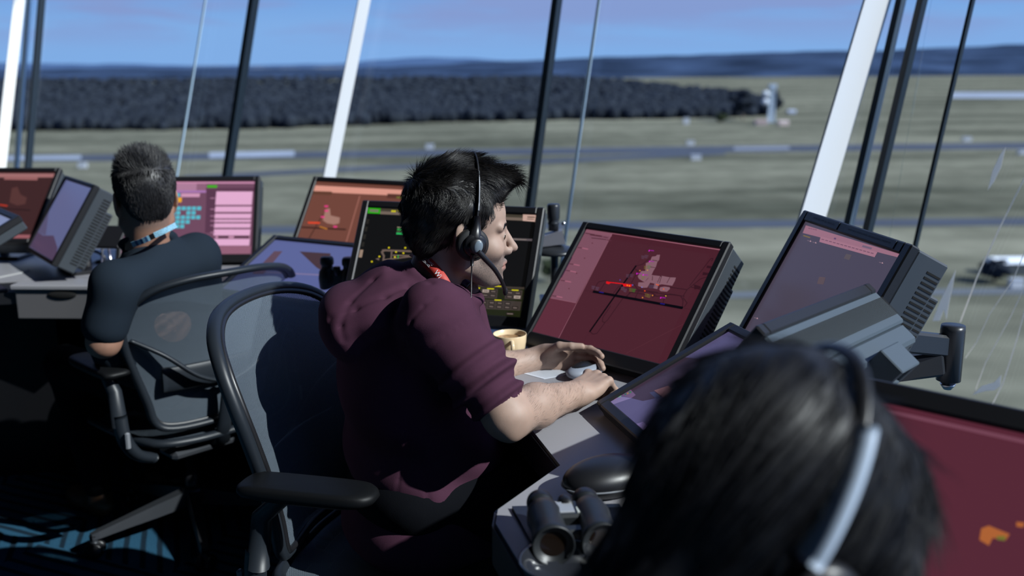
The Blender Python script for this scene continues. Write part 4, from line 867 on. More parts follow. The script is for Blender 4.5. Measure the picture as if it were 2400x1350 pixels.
# ================================================================== mesh backed office chairs
M_frame = mat('graphite_chair_plastic', (.014, .018, .024), .42, spec=.35, bump=(700, .08, .0006))
M_pad = mat('black_soft_pad', (.0045, .005, .006), .5, spec=.2)
M_alu = mat('dark_cast_aluminium', (.06, .065, .075), .38, metal=.6)
web = bpy.data.materials.new('woven_mesh'); web.use_nodes = True; t = web.node_tree; p = t.nodes['Principled BSDF']; p.inputs['Base Color'].default_value = (.10, .125, .155, 1); p.inputs['Roughness'].default_value = .5
ot = t.nodes['Material Output']; uvn = N(t, 'ShaderNodeUVMap'); sx = N(t, 'ShaderNodeSeparateXYZ'); L(t, uvn.outputs[0], sx.inputs[0])
def wavy(src, k, ph=0.0):
    a = N(t, 'ShaderNodeMath', operation='MULTIPLY_ADD'); L(t, src, a.inputs[0]); a.inputs[1].default_value = k; a.inputs[2].default_value = ph
    b = N(t, 'ShaderNodeMath', operation='SINE'); L(t, a.outputs[0], b.inputs[0]); return b.outputs[0]
def mth(op, a, b):
    m_ = N(t, 'ShaderNodeMath', operation=op)
    for i, q in enumerate((a, b)):
        if isinstance(q, (int, float)): m_.inputs[i].default_value = q
        else: L(t, q, m_.inputs[i])
    return m_.outputs[0]
KX = 2*PI/.0042
sxx = mth('ADD', sx.outputs[0], mth('MULTIPLY', wavy(sx.outputs[1], KX/2), .0006))
hole = mth('MULTIPLY', wavy(sxx, KX), wavy(sx.outputs[1], KX))
fac = mth('LESS_THAN', hole, .30)
tr_ = N(t, 'ShaderNodeBsdfTransparent'); mxs = N(t, 'ShaderNodeMixShader'); L(t, fac, mxs.inputs[0]); L(t, tr_.outputs[0], mxs.inputs[1]); L(t, p.outputs[0], mxs.inputs[2]); L(t, mxs.outputs[0], ot.inputs[0])
def spline(P, n, closed=True):
    P = np.asarray(P, float); K = len(P); out_ = []
    for i in range(K if closed else K-1):
        g = lambda j: P[j % K] if closed else P[min(max(j, 0), K-1)]
        p0, p1, p2, p3 = g(i-1), g(i), g(i+1), g(i+2)
        for t_ in np.arange(n)/n: out_.append(.5*((2*p1)+(-p0+p2)*t_+(2*p0-5*p1+4*p2-p3)*t_*t_+(-p0+3*p1-3*p2+p3)*t_**3))
    if not closed: out_.append(P[-1])
    return np.array(out_)
half = [(.0, .505), (.13, .507), (.185, .535), (.205, .62), (.235, .73), (.262, .83), (.272, .91), (.258, .985), (.21, 1.04), (.12, 1.068)]
OUT = half+[(0, 1.074)]+[(-a, b) for a, b in half[:0:-1]]
def bx_(y, z): return -.205-.10*max(0, z-.62)-.35*max(0, z-.62)**2+.07*max(0, .62-z)+.85*y*y*(1 if z < 1 else 1)
def uvmesh(name, V, F, UV, m, parent):
    o = fastmesh(name, V, F, m, parent); l = o.data.uv_layers.new(name='UVMap'); li = np.zeros(len(o.data.loops), np.int32); o.data.loops.foreach_get('vertex_index', li); l.data.foreach_set('uv', np.asarray(UV, np.float32)[li].ravel()); return o
def make_chair(label, far=False):
    r_ = thing('office_chair', label, 'chair', (0, 0, 0))
    ring = spline([(bx_(y, z), y, z) for y, z in OUT], 5)
    m = MB(); m.tube(ring, .0125, 12, closed=True, flat=1.15, updir=(1, 0, 0)); m.build('back_frame', M_frame, r_)
    cz = .8; inner = ring.copy(); inner[:, 1] *= .955; inner[:, 2] = cz+(inner[:, 2]-cz)*.965; inner[:, 0] += .010
    m = MB(); m.tube(inner, .0075, 8, closed=True); m.build('inner_bead', M_blk, r_)
    k = 30; V, UV, F = [], [], []                       # membrane as concentric rings
    c0 = np.array([0, .8]); n = len(inner)
    for i in range(k+1):
        s_ = 1-i/k
        for q in inner:
            y, z = c0+(q[1:]-c0)*s_; e_ = q[0]; x = bx_(y, z)+.010-.012*(1-s_*s_); V.append((x, y, z)); UV.append((y, z))
    for i in range(k):
        for j in range(n): F.append((i*n+j, i*n+(j+1) % n, (i+1)*n+(j+1) % n, (i+1)*n+j))
    uvmesh('back_mesh', V, F, UV, web, r_)
    # seat
    so_ = [(.24, 0), (.235, .14), (.20, .215), (.10, .235), (-.05, .225), (-.17, .19), (-.205, .10), (-.21, 0)]; so_ = so_+[(x, -y) for x, y in so_[-2:0:-1]]
    zs = lambda x, y: .455-.035*max(0, (x-.12)/.12)**2+.9*y*y*.25
    sr = spline([(x, y, zs(x, y)) for x, y in so_], 5); m = MB(); m.tube(sr, .015, 10, closed=True, updir=(0, 0, 1)); m.build('seat_frame', M_frame, r_)
    V, UV, F = [], [], []; n = len(sr); k = 12
    for i in range(k+1):
        s_ = 1-i/k
        for q in sr: x, y = q[0]*s_, q[1]*s_; V.append((x, y, zs(x, y)+.004-.012*(1-s_*s_))); UV.append((x, y))
    for i in range(k):
        for j in range(n): F.append((i*n+j, i*n+(j+1) % n, (i+1)*n+(j+1) % n, (i+1)*n+j))
    uvmesh('seat_mesh', V, F, UV, web, r_)
    m = MB(); m.box((-.02, 0, .395), (.26, .13, .06), bev=.02); m.box((-.14, 0, .40), (.1, .30, .035), bev=.012); m.build('tilt_mechanism', M_alu, r_)
    m = MB(); m.tube([(-.13, 0, .40), (-.20, 0, .42), (-.225, 0, .50), (-.245, 0, .60), (-.262, 0, .68)], [.03, .028, .022, .018, .014], 12, flat=.6); m.build('back_spine', M_frame, r_)
    for sg in (-1, 1):                                 # braces crossing behind the mesh
        m = MB(); m.tube(spline([(-.262, 0, .665), (-.262, sg*.09, .71), (-.235, sg*.175, .80), (-.19, sg*.248, .86)], 6, False), [.013]*19, 8, flat=.6); m.build('back_brace', M_frame, r_)
    m = MB(); V = []; F = []                          # lumbar pad
    m.tube(spline([(bx_(y, .70)-.012, y, .70) for y in (-.17, -.09, 0, .09, .17)], 4, False), .045, 12, flat=.16, updir=(1, 0, 0)); m.build('lumbar_pad', M_frame, r_)
    for sg in (-1, 1):
        h_ = bpy.data.objects.new('armrest', None); COL.objects.link(h_); h_.parent = r_
        m = MB(); P_ = [(-.13, .115, .0), (-.12, .125, 0), (-.06, .128, 0)]
        pad = spline([(-.155, 0), (-.15, .030), (-.12, .043), (.02, .045), (.09, .040), (.115, .022), (.12, 0), (.115, -.022), (.09, -.040), (.02, -.045), (-.12, -.043), (-.15, -.030)], 4)
        c_ = np.array([-.035, sg*.285, .745]); n = len(pad); V = []
        for s_, dz in ((.0, -.012), (.80, -.014), (.95, -.008), (1, .001), (.985, .010), (.93, .016), (.75, .0185), (0, .019)):
            for q in pad: V.append(c_+[q[0]*s_+(0 if s_ else -.02), q[1]*s_, dz])
        F = [(i*n+j, i*n+(j+1) % n, (i+1)*n+(j+1) % n, (i+1)*n+j) for i in range(7) for j in range(n)]
        m.add(V, F, 0, True); m.build('arm_pad', M_pad, h_)
        m = MB(); m.tube(spline([(-.155, sg*.20, .41), (-.175, sg*.255, .45), (-.175, sg*.285, .52), (-.165, sg*.288, .60)], 5, False), [.024]*16, 12, flat=.8); m.tube([(-.165, sg*.288, .56), (-.15, sg*.288, .68), (-.10, sg*.287, .732)], [.022, .02, .017], 12); m.build('arm_post', M_frame, h_)
        m = MB(); m.box((-.205, sg*.288, .52), (.012, .014, .06), bev=.004); m.build('height_lever', M_grey, h_)
    m = MB(); m.lathe([(0, .11), (.026, .11), (.026, .22), (.018, .225), (.018, .37), (0, .37)], n=20); m.build('gas_column', M_blk, r_)
    b_ = bpy.data.objects.new('star_base', None); COL.objects.link(b_); b_.parent = r_
    m = MB(); m.lathe([(.0, .10), (.036, .10), (.040, .12), (.040, .165), (.03, .172), (0, .172)], n=24); m.build('hub', M_alu, b_)
    for k in range(5):
        a = math.radians(k*72+(12 if not far else 0)); d_ = np.array([math.cos(a), math.sin(a), 0]); s_ = np.array([-d_[1], d_[0], 0])
        V = []
        for r0, wd, z0, z1 in ((.028, .026, .105, .162), (.12, .022, .092, .142), (.22, .018, .082, .118), (.305, .015, .072, .098), (.325, .012, .070, .092)):
            V += [d_*r0+s_*wd+[0, 0, z0], d_*r0-s_*wd+[0, 0, z0], d_*r0-s_*wd*.75+[0, 0, z1], d_*r0+s_*wd*.75+[0, 0, z1]]
        F = [(4*i+j, 4*i+(j+1) % 4, 4*i+4+(j+1) % 4, 4*i+4+j) for i in range(4) for j in range(4)]+[(3, 2, 1, 0), (16, 17, 18, 19)]
        m = MB(); m.add(V, F); m.tube([d_*.318+[0, 0, .05], d_*.318+[0, 0, .085]], .012, 10); m.build('leg', M_alu, b_)
        m = MB(); cs = np.array([math.cos(a+1.0), math.sin(a+1.0), 0])
        for sg in (-1, 1): m.lathe([(0, -.008), (.026, -.008), (.030, -.004), (.030, .004), (.026, .008), (0, .008)], d_*.318+cs*sg*.014+[0, 0, .030], cs, 20)
        m.build('caster', M_blk, b_)
    return r_
ch1 = make_chair('graphite mesh office chair that the man in the maroon hoodie sits in')
ch1.location = (-.262, 1.99, 0); ch1.scale = (1, 1, .90); ch1.rotation_euler = (0, 0, math.radians(-14))
ch2 = copy_tree(ch1); ch2['label'] = 'graphite mesh office chair behind the man in the dark shirt, base on blue carpet'
ch2.location = (-1.02, 2.96, 0); ch2.scale = (1, 1, .82); ch2.rotation_euler = (0, 0, math.radians(136)); ch1['group'] = ch2['group'] = 'mesh office chairs at the console'
# ================================================================== people
def skin_mat(name, col, stub=(.10, .085, .08)):
    m = bpy.data.materials.new(name); m.use_nodes = True; t = m.node_tree; p = t.nodes['Principled BSDF']; p.inputs['Roughness'].default_value = .58
    p.inputs['Subsurface Weight'].default_value = .12; p.inputs['Subsurface Radius'].default_value = (.012, .005, .003)
    tcn = N(t, 'ShaderNodeTexCoord'); at = N(t, 'ShaderNodeAttribute', attribute_name='stubble')
    nz_ = N(t, 'ShaderNodeTexNoise'); nz_.inputs['Scale'].default_value = 38; nz_.inputs['Detail'].default_value = 5; L(t, tcn.outputs['Object'], nz_.inputs['Vector'])
    mx_ = N(t, 'ShaderNodeMix', data_type='RGBA'); L(t, nz_.outputs['Fac'], mx_.inputs[0]); mx_.inputs[6].default_value = tuple(c*.82 for c in col)+(1,); mx_.inputs[7].default_value = tuple(min(1, c*1.15) for c in col)+(1,)
    n2 = N(t, 'ShaderNodeTexNoise'); n2.inputs['Scale'].default_value = 900; n2.inputs['Detail'].default_value = 2; L(t, tcn.outputs['Object'], n2.inputs['Vector'])
    mr_ = N(t, 'ShaderNodeMapRange'); mr_.inputs[1].default_value = .4; mr_.inputs[2].default_value = .6; mr_.inputs[3].default_value = .35; mr_.inputs[4].default_value = 1; L(t, n2.outputs['Fac'], mr_.inputs[0])
    ml = N(t, 'ShaderNodeMath', operation='MULTIPLY'); L(t, at.outputs['Fac'], ml.inputs[0]); L(t, mr_.outputs[0], ml.inputs[1])
    m2 = N(t, 'ShaderNodeMix', data_type='RGBA'); L(t, ml.outputs[0], m2.inputs[0]); L(t, mx_.outputs[2], m2.inputs[6]); m2.inputs[7].default_value = stub+(1,)
    at2 = N(t, 'ShaderNodeAttribute', attribute_name='lips'); m3 = N(t, 'ShaderNodeMix', data_type='RGBA'); L(t, at2.outputs['Fac'], m3.inputs[0]); L(t, m2.outputs[2], m3.inputs[6]); m3.inputs[7].default_value = (.30, .11, .09, 1)
    L(t, m3.outputs[2], p.inputs['Base Color'])
    b = N(t, 'ShaderNodeBump'); b.inputs['Strength'].default_value = .25; b.inputs['Distance'].default_value = .0006; L(t, n2.outputs['Fac'], b.inputs['Height']); L(t, b.outputs[0], p.inputs['Normal'])
    return m
SKIN = skin_mat('fair_skin', (.37, .25, .195)); SKIN2 = skin_mat('tanned_skin', (.30, .16, .11)); SKIN3 = skin_mat('warm_skin', (.42, .25, .18), (.42, .25, .18))
def hairmat(name, col, rough=.32):
    m = mat(name, col, rough, spec=.6); t = m.node_tree; p = t.nodes['Principled BSDF']; p.inputs['Anisotropic'].default_value = .4; return m
def head_sdf(P, neck, nr=(.053, .058), male=True):
    X, Y_, Z_ = P[..., 0], np.abs(P[..., 1]), P[..., 2]; Q = np.stack([X, Y_, Z_], -1)
    d = d_ell(P, (-.018, 0, .046), (.096, .076, .084))
    d = smin(d, d_ell(P, (.028, 0, .036), (.066, .063, .068)), .02)
    d = smin(d, d_ell(P, (.043, 0, -.028), (.050, .056, .074)), .02)
    d = smin(d, d_cap(Q, (.002, .053, -.052), (.062, .016, -.094), .018, .017), .026)
    d = smin(d, d_cap(Q, (-.002, .058, -.015), (.0, .055, -.055), .014, .016), .02)
    d = smin(d, d_ell(P, (.082, 0, -.098), (.018, .02, .016)), .016)
    d = smin(d, d_ell(Q, (.060, .044, -.026), (.024, .020, .020)), .02)
    d = smin(d, d_cap(Q, (.0865, .006, .019), (.073, .047, .020), .0098, .0082), .010)
    d = smax(d, -d_ell(Q, (.108, .031, -.001), (.022, .015, .011)), .010)
    d = smin(d, d_cap(P, (.0895, 0, .012), (.1130, 0, -.024), .0078, .0088), .008)
    d = smin(d, d_cap(Q, (.082, .013, .004), (.090, .014, -.030), .0095, .0085), .012)
    d = smin(d, d_ell(P, (.1160, 0, -.0305), (.0115, .0095, .0092)), .006)
    d = smin(d, d_ell(Q, (.100, .0125, -.036), (.0125, .0065, .0085)), .006)
    d = smax(d, -d_ell(Q, (.105, .0065, -.0455), (.006, .0035, .004)), .003)
    d = smin(d, d_ell(P, (.076, 0, -.066), (.024, .028, .026)), .014)
    d = smin(d, d_cap(Q, (.0995, .002, -.0605), (.0875, .021, -.0655), .0064, .0035), .004)
    d = smin(d, d_cap(Q, (.0975, .0, -.0740), (.0870, .018, -.070), .0070, .0035), .004)
    d = smax(d, -d_cap(Q, (.1085, 0, -.0675), (.090, .024, -.0685), .0026, .0015), .002)
    d = smin(d, d_ell(Q, (.0765, .0305, .0005), (.0138, .0138, .0138)), .004)
    d = smax(d, -d_ell(Q, (.0910, .0325, .0), (.009, .0108, .0036)), .0012)
    # ear
    s, c = math.sin(.25), math.cos(.25); A = np.array([[c, 0, s], [.25, .96, 0], [-s, 0, c]])
    e = d_ell(Q, (-.008, .079, .002), (.0185, .0065, .033), A)
    e = smin(e, d_ell(Q, (-.002, .074, -.026), (.010, .006, .011)), .006)
    e = smax(e, -d_ell(Q, (-.004, .0865, .004), (.0110, .0065, .022), A), .004)
    d = smin(d, e, .005)
    n = d_cap(P, (-.030, 0, -.03), neck, nr[0], nr[1]); d = smin(d, n, .022)
    if male: d = smin(d, d_ell(P, (.035, 0, -.125), (.014, .012, .016)), .012)
    return d
def local(P, H, A): return (P-np.asarray(H, np.float32))@np.asarray(A, np.float32).T
def world(p, H, A): return np.asarray(p)@A+H
FL = {'i': (.030, (.043, .026, .020), .0092), 'm': (.010, (.047, .030, .021), .0094), 'r': (-.010, (.043, .028, .021), .0090), 'p': (-.028, (.034, .022, .018), .0080)}
def hand_sdf(P, W, A, flex, thumb, spread=0.0, sc=1.0):
    """W: wrist; A rows: along the hand, towards the thumb, out of the back of the hand"""
    Q = local(P, W, A)/sc
    d = d_box(Q, (.046, .0, 0), (.042, .036, .0115), r=.0112); d = smin(d, d_ell(Q, (.032, .020, -.008), (.030, .018, .014)), .012); d = smin(d, d_ell(Q, (.035, -.022, -.006), (.034, .014, .013)), .012)
    d = smin(d, d_ell(Q, (.005, 0, 0), (.03, .0265, .0185)), .02)
    for k, (nm, (y, ln, r)) in enumerate(FL.items()):
        x0 = .086-.0000-.25*abs(y-.008); a = 0; p = np.array([x0, y, .001]); f = flex[k]; sp = spread*(y/.03); ch = [p]
        for j in range(3):
            a += math.radians(f[j]); p = p+ln[j]*np.array([math.cos(a)*math.cos(sp), math.sin(sp)*math.cos(a), -math.sin(a)]); ch.append(p)
        fd = d_cap(Q, ch[0], ch[1], r*1.1, r); fd = smin(fd, d_cap(Q, ch[1], ch[2], r, r*.92), .002); fd = smin(fd, d_cap(Q, ch[2], ch[3], r*.92, r*.78), .002)
        fd = smin(fd, np.linalg.norm(Q-ch[1].astype(np.float32), axis=-1)-r*1.06, .002)
        d = smin(d, fd, .0045)
        d = smin(d, np.linalg.norm(Q-(ch[0]+[0, 0, .001]).astype(np.float32), axis=-1)-r*1.12, .006)
        d = smin(d, d_cap(Q, (.02, y*.5, .0085), ch[0]+[0, 0, .0055], .0022, .003), .004)      # tendon
    th = [np.array(q, float) for q in thumb]; d = smin(d, d_cap(Q, th[0], th[1], .0135, .0105), .010); td = smin(d_cap(Q, th[1], th[2], .0105, .0095), d_cap(Q, th[2], th[3], .0095, .0080), .003); d = smin(d, td, .005)
    return d*sc
def mesh_of(fn, lo, hi, res, sm=1):
    V, F = nets(fn, lo, hi, res); return relax(V, F, sm, .5), F
def join_meshes(L_):
    V, F, n = [], [], 0
    for v, f in L_: V.append(v); F.append(f+n); n += len(v)
    return np.concatenate(V), np.concatenate(F)
def set_attr(o, name, vals):
    a = o.data.attributes.new(name, 'FLOAT', 'POINT'); a.data.foreach_set('value', np.asarray(vals, np.float32))
def strands(name, roots, dirs, length, width, m, parent, nseg=5, wave=.25, seed=1, grav=.0, wfreq=60):
    r_ = np.random.default_rng(seed); n = len(roots); P = roots.copy(); D = dirs/np.linalg.norm(dirs, axis=1)[:, None]; ln = np.broadcast_to(length, n)*r_.uniform(.7, 1.25, n)
    n1, n2, n3 = SinNoise(seed+1, wfreq), SinNoise(seed+2, wfreq), SinNoise(seed+3, wfreq); pts = [P.copy()]
    for k in range(nseg):
        W_ = np.stack([n1(P), n2(P), n3(P)], 1)*wave; D = D+W_/nseg+np.array([0, 0, -grav])/nseg; D /= np.linalg.norm(D, axis=1)[:, None]; P = P+D*(ln/nseg)[:, None]; pts.append(P.copy())
    pts = np.stack(pts, 1); side = np.cross(pts[:, -1]-pts[:, 0], r_.normal(size=(n, 3))); side /= np.linalg.norm(side, axis=1)[:, None]+1e-9
    up_ = np.cross(pts[:, -1]-pts[:, 0], side); up_ /= np.linalg.norm(up_, axis=1)[:, None]+1e-9
    V = []; 
    for k in range(nseg+1):
        w_ = width*(1-(k/nseg)**2*.85)
        for a in (0, 2.094, 4.189): V.append(pts[:, k]+w_*(math.cos(a)*side+math.sin(a)*up_))
    V = np.stack(V, 1).reshape(-1, 3); K = 3*(nseg+1); F = []
    b = np.arange(n)*K
    for k in range(nseg):
        for j in range(3): F.append(np.stack([b+3*k+j, b+3*k+(j+1) % 3, b+3*k+3+(j+1) % 3, b+3*k+3+j], 1))
    return V, np.concatenate(F)
def sample(V, F, n, seed=0):
    r_ = np.random.default_rng(seed); a = np.linalg.norm(np.cross(V[F[:, 2]]-V[F[:, 0]], V[F[:, 3]]-V[F[:, 1]]), axis=1); i = r_.choice(len(F), n, p=a/a.sum()); u, v = r_.uniform(0, 1, (2, n, 1))
    q = V[F[i]]; p = (q[:, 0]*(1-u)+q[:, 1]*u)*(1-v)+(q[:, 3]*(1-u)+q[:, 2]*u)*v; N_ = vnormals(V, F); return p, N_[F[i, 0]]
def fold(V, F, amp, fn): N_ = vnormals(V, F); return V+N_*(amp*fn(V))[:, None]
def ridge(x): return 1-np.abs(np.sin(x))*2

# ------------------------------------------------------------------ the man in the hoodie
H1 = PY(1077, 544, 2.03); yaw1, pit1, rol1 = math.radians(15), math.radians(4), math.radians(-3)
f1 = np.array([math.cos(yaw1)*math.cos(pit1), math.sin(yaw1)*math.cos(pit1), -math.sin(pit1)]); A1 = frame(f1, (0, -.05, 1))
man = thing('person', 'seated man in a maroon hoodie with a headset, leaning right over the desk', 'person', (-.16, 1.97, 0))
NB = PY(1005, 690, 2.02); SR, SL = PY(1022, 748, 1.84), PY(1062, 742, 2.22)
ER, WR = PY(1192, 972, 1.775), PY(1349, 925, 1.965)
EL, WL = PY(1105, 880, 2.20), PY(1268, 840, 2.27)
CH, BE, HP = PY(955, 835, 2.02), PY(985, 1050, 2.0), PY(985, 1200, 1.98)
nbl = local(NB[None], H1, A1)[0]
f = lambda P: head_sdf(local(P, H1, A1), nbl.astype(np.float32))
parts_ = [mesh_of(f, H1-[.17, .15, .19], H1+[.17, .15, .17], .0017, 1)]
AHR = frame(PZ(1424, 884, .785)-PZ(1349, 925, .775)+[0, 0, .012], (-.15, -.25, 1)); WRh = WR+AHR[0]*.004
FXR = [(38, 72, 30), (48, 80, 35), (55, 84, 38), (58, 86, 40)]
THR = [(.022, .026, -.012), (.052, .040, -.026), (.078, .034, -.034), (.098, .022, -.034)]
def fa_R(P):
    m1 = ER+(WR-ER)*.38+[0, 0, .002]
    d = smin(d_cap(P, ER, m1, .038, .0415), d_cap(P, m1, WR, .0415, .0275), .02)
    d = smin(d, d_ell(P, ER+[-.012, -.014, -.004], (.030, .030, .033)), .016); d = smin(d, d_ell(P, ER+[.004, -.026, -.026], (.016, .014, .014)), .014); d = smin(d, d_cap(P, ER, ER+(SR-ER)*.5, .043, .047), .03)
    return smin(d, hand_sdf(P, WRh, AHR, FXR, THR, .02), .018)
V_, F_ = mesh_of(fa_R, np.minimum(ER, WR)-[.09, .09, .075], np.maximum(ER, WR)+[.14, .14, .16], .0019, 1); an1, an2 = SinNoise(91, 45, 10), SinNoise(92, 120, 10); V_ = fold(V_, F_, .0009, lambda v: an1(v)+.5*an2(v)); parts_.append((V_, F_))
fl_ = PY(1400, 842, 2.24)-WL; tl = np.array([.02, -.25, 1.0]); AHL = np.array([fl_/np.linalg.norm(fl_), tl, tl]); AHL[1] -= AHL[0]*(AHL[1]@AHL[0]); AHL[1] /= np.linalg.norm(AHL[1]); AHL[2] = np.cross(AHL[1], AHL[0])
FXL = [(16, 26, 14), (22, 30, 16), (30, 34, 18), (40, 36, 20)]
THL = [(.020, .026, -.010), (.052, .046, -.022), (.080, .048, -.026), (.104, .046, -.022)]
def fa_L(P):
    m1 = EL+(WL-EL)*.4; d = smin(d_cap(P, EL, m1, .042, .038), d_cap(P, m1, WL, .038, .0275), .02); d = smin(d, d_cap(P, EL, EL+(SL-EL)*.5, .043, .047), .03)
    return smin(d, hand_sdf(P, WL, AHL, FXL, THL, .05), .018)
parts_.append(mesh_of(fa_L, np.minimum(EL, WL)-[.07, .08, .06], np.maximum(EL, WL)+[.22, .09, .16], .0019, 1))
def torso_in(P):
    d = smin(d_cap(P, HP, CH, .11, .12), d_cap(P, CH, NB, .11, .06), .05); d = smin(d, d_cap(P, SR, SL, .05), .04); d = smin(d, d_cap(P, SR, ER, .047, .038), .03); return smin(d, d_cap(P, SL, EL, .047, .038), .03)
parts_.append(mesh_of(torso_in, np.minimum(HP, SR)-[.2, .2, .17], np.maximum(SL, ER)+[.2, .2, .12], .009, 1))
Vb, Fb = join_meshes(parts_); body = fastmesh('body', Vb, Fb, SKIN, man)
q = local(Vb, H1, A1); jaw = np.clip((-.028-q[:, 2])/.02, 0, 1)*np.clip((q[:, 0]-.0)/.02, 0, 1)*np.clip((q[:, 2]+.14)/.02, 0, 1); jaw = np.maximum(jaw, np.clip(.9-np.abs(q[:, 0]-.012)/.012, 0, 1)*(q[:, 2] > -.06)*(q[:, 2] < .04)*(np.abs(q[:, 1]) > .05)); napes = np.clip((-.05-q[:, 0])/.02, 0, 1)*np.clip((q[:, 2]+.11)/.03, 0, 1)*np.clip((-.02-q[:, 2])/.02, 0, 1)
near = (np.abs(q).max(1) < .17); lip = np.clip(1-np.abs(q[:, 2]+.067)/.0105, 0, 1)*(np.abs(q[:, 1]) < .022)*(q[:, 0] > .086)*1.5
set_attr(body, 'lips', np.clip(lip, 0, 1)*near*.6); set_attr(body, 'stubble', np.clip(jaw*1.0+napes*.9, 0, 1)*near*(1-np.clip(lip, 0, 1)))
def armhair(V, F, W_, E_, n, seed):                      # fine hairs on a forearm
    R_, Nn = sample(V, F, n, seed); ax_ = (W_-E_)/np.linalg.norm(W_-E_); t_ = (R_-E_)@ax_/np.linalg.norm(W_-E_); k = (t_ > .05) & (t_ < 1.0); R_, Nn = R_[k], Nn[k]
    D = ax_*.8+np.cross(Nn, ax_)*.6; return strands('x', R_, D+Nn*.30, .009, .00008, None, None, 3, .6, seed, .1, 90)
ah = [armhair(*parts_[1], WR, ER, 5200, 3), armhair(*parts_[2], WL, EL, 4200, 4)]; Va, Fa = join_meshes(ah)
fastmesh('arm_hair', Va, Fa, mat('brown_body_hair', (.09, .06, .04), .5), man)
def eyes(H, A, parent, iris=(.05, .035, .02)):
    mw, mi_, mp_ = mat('eye_white', (.72, .70, .68), .2), mat('eye_iris', iris, .15), mat('eye_pupil', (.004, .004, .004), .1)
    for sg in (-1, 1):
        c_ = world((.0775, sg*.0305, .0), H, A); m = MB(); m.ball(c_, .0128, n=20, axes=A); g_ = world((1, -.55, -.12), np.zeros(3), A); g_ /= np.linalg.norm(g_)
        m.lathe([(.0, .01305), (.0026, .0130)], c_, g_, 16, 2, cap=False); m.lathe([(.0026, .01295), (.0056, .0120)], c_, g_, 16, 1, cap=False); m.build('eye', [mw, mi_, mp_], parent)
eyes(H1, A1, man)
# eyebrows
HAIR1 = hairmat('near_black_brown_hair', (.010, .008, .007), .42)
def brow(H, A, parent, m, seed, lv):
    for sg in (-1, 1):
        r_ = np.random.default_rng(seed+sg); n = 420; t_ = r_.uniform(0, 1, n); X = .0985-.028*t_**1.6; Y_ = sg*(.010+.038*t_); Z_ = .0185+.006*np.sin(t_*PI*.8)+r_.normal(0, .0013, n)
        cand = lv[(lv[:, 0] > .05) & (np.abs(lv).max(1) < .15)]; k_ = ((cand[None, :, 1]-Y_[:, None])**2+(cand[None, :, 2]-Z_[:, None])**2).argmin(1); X = cand[k_, 0]+.0002
        R0 = world(np.stack([X, Y_, Z_], 1), H, A); D = world(np.stack([-.25-0*t_, sg*(.9+0*t_), .35-.6*t_], 1), np.zeros(3), A)
        V, F = strands('x', R0, D, .008, .00035, m, parent, 2, .2, seed); fastmesh('eyebrow', V, F, m, parent)
brow(H1, A1, man, HAIR1, 3, q)
# hair
def hair1(P):
    X, Y_, Z_ = P[..., 0], P[..., 1], P[..., 2]
    d = d_ell(P, (-.020, 0, .050), (.103, .083, .088)); d = smin(d, d_ell(P, (-.008, .0, .085), (.078, .066, .064)), .03)
    d = smin(d, d_cap(P, (.0, .0, .105), (.082, -.008, .104), .036, .026), .03); d = smin(d, d_cap(P, (.082, -.008, .104), (.112, -.012, .083), .024, .012), .012)
    d = smin(d, d_ell(P, (-.065, 0, -.005), (.040, .060, .055)), .03)
    d = smax(d, (X-.058)*.84-(Z_-.040)*.55, .008)
    low = -(Z_+.018)-1.15*np.maximum(0, -(X+.028)); d = smax(d, low, .006); d = smax(d, -(Z_+.082), .01)
    ear = d_ell(P*[1, 1, 1], (-.006, 0, -.006), (.024, .2, .034)); return smax(d, -ear, .006)
Vh, Fh = mesh_of(lambda P: hair1(local(P, H1, A1)), H1-[.15, .14, .12], H1+[.17, .14, .18], .003, 1)
lh = local(Vh, H1, A1); nn_ = SinNoise(4, 170, 14); n0 = SinNoise(8, 55, 8); Vh = fold(Vh, Fh, .0016, lambda V: nn_(lh*[.45, 1.2, .7])+.9*n0(lh))
def hair_field(R_, Nn, H, A, kind):
    l_ = local(R_, H, A); x, y, z = l_.T; r_ = np.random.default_rng(2)
    top = np.clip((z-.075)/.04, 0, 1)
    if kind == 1:
        side = np.stack([-.55+0*x, np.sign(y)*.0, -.85+0*x], 1); tp = np.stack([.55+1.4*(x > .02)*.5, -.35-.5*np.sin(x*40), .25+0*x+.5*(x > .07)*0], 1); frt = np.clip((x-.03)/.05, 0, 1)[:, None]
        d_ = side*(1-top[:, None])+tp*top[:, None]; d_ = d_*(1-frt)+frt*np.stack([.9+0*x, -.55+0*x, .15-2.2*np.clip(x-.085, 0, 1)*10], 1)
    elif kind == 2: d_ = np.stack([-.2+0*x+.9*top, 0*x, -.9+1.9*top], 1)
    d_ = world(d_, np.zeros(3), A); N2 = Nn; d_ = d_-N2*(d_*N2).sum(1)[:, None]; d_ /= np.linalg.norm(d_, axis=1)[:, None]+1e-9
    return d_, top
R_, Nn = sample(Vh, Fh, 26000, 5); l_ = local(R_, H1, A1); keep = ~((l_[:, 2] < .03) & (np.abs(l_[:, 1]) < .045) & (l_[:, 0] > -.05)); R_, Nn = R_[keep], Nn[keep]
d_, top = hair_field(R_, Nn, H1, A1, 1)
Vs, Fs = strands('s', R_-Nn*.0003, d_+Nn*(.15+.10*top)[:, None], .018+.020*top, .00036, HAIR1, man, 6, .42, 21, .1, 110)
Vc, Fc = join_meshes([(Vh, Fh), (Vs, Fs)]); fastmesh('hair', Vc, Fc, HAIR1, man)
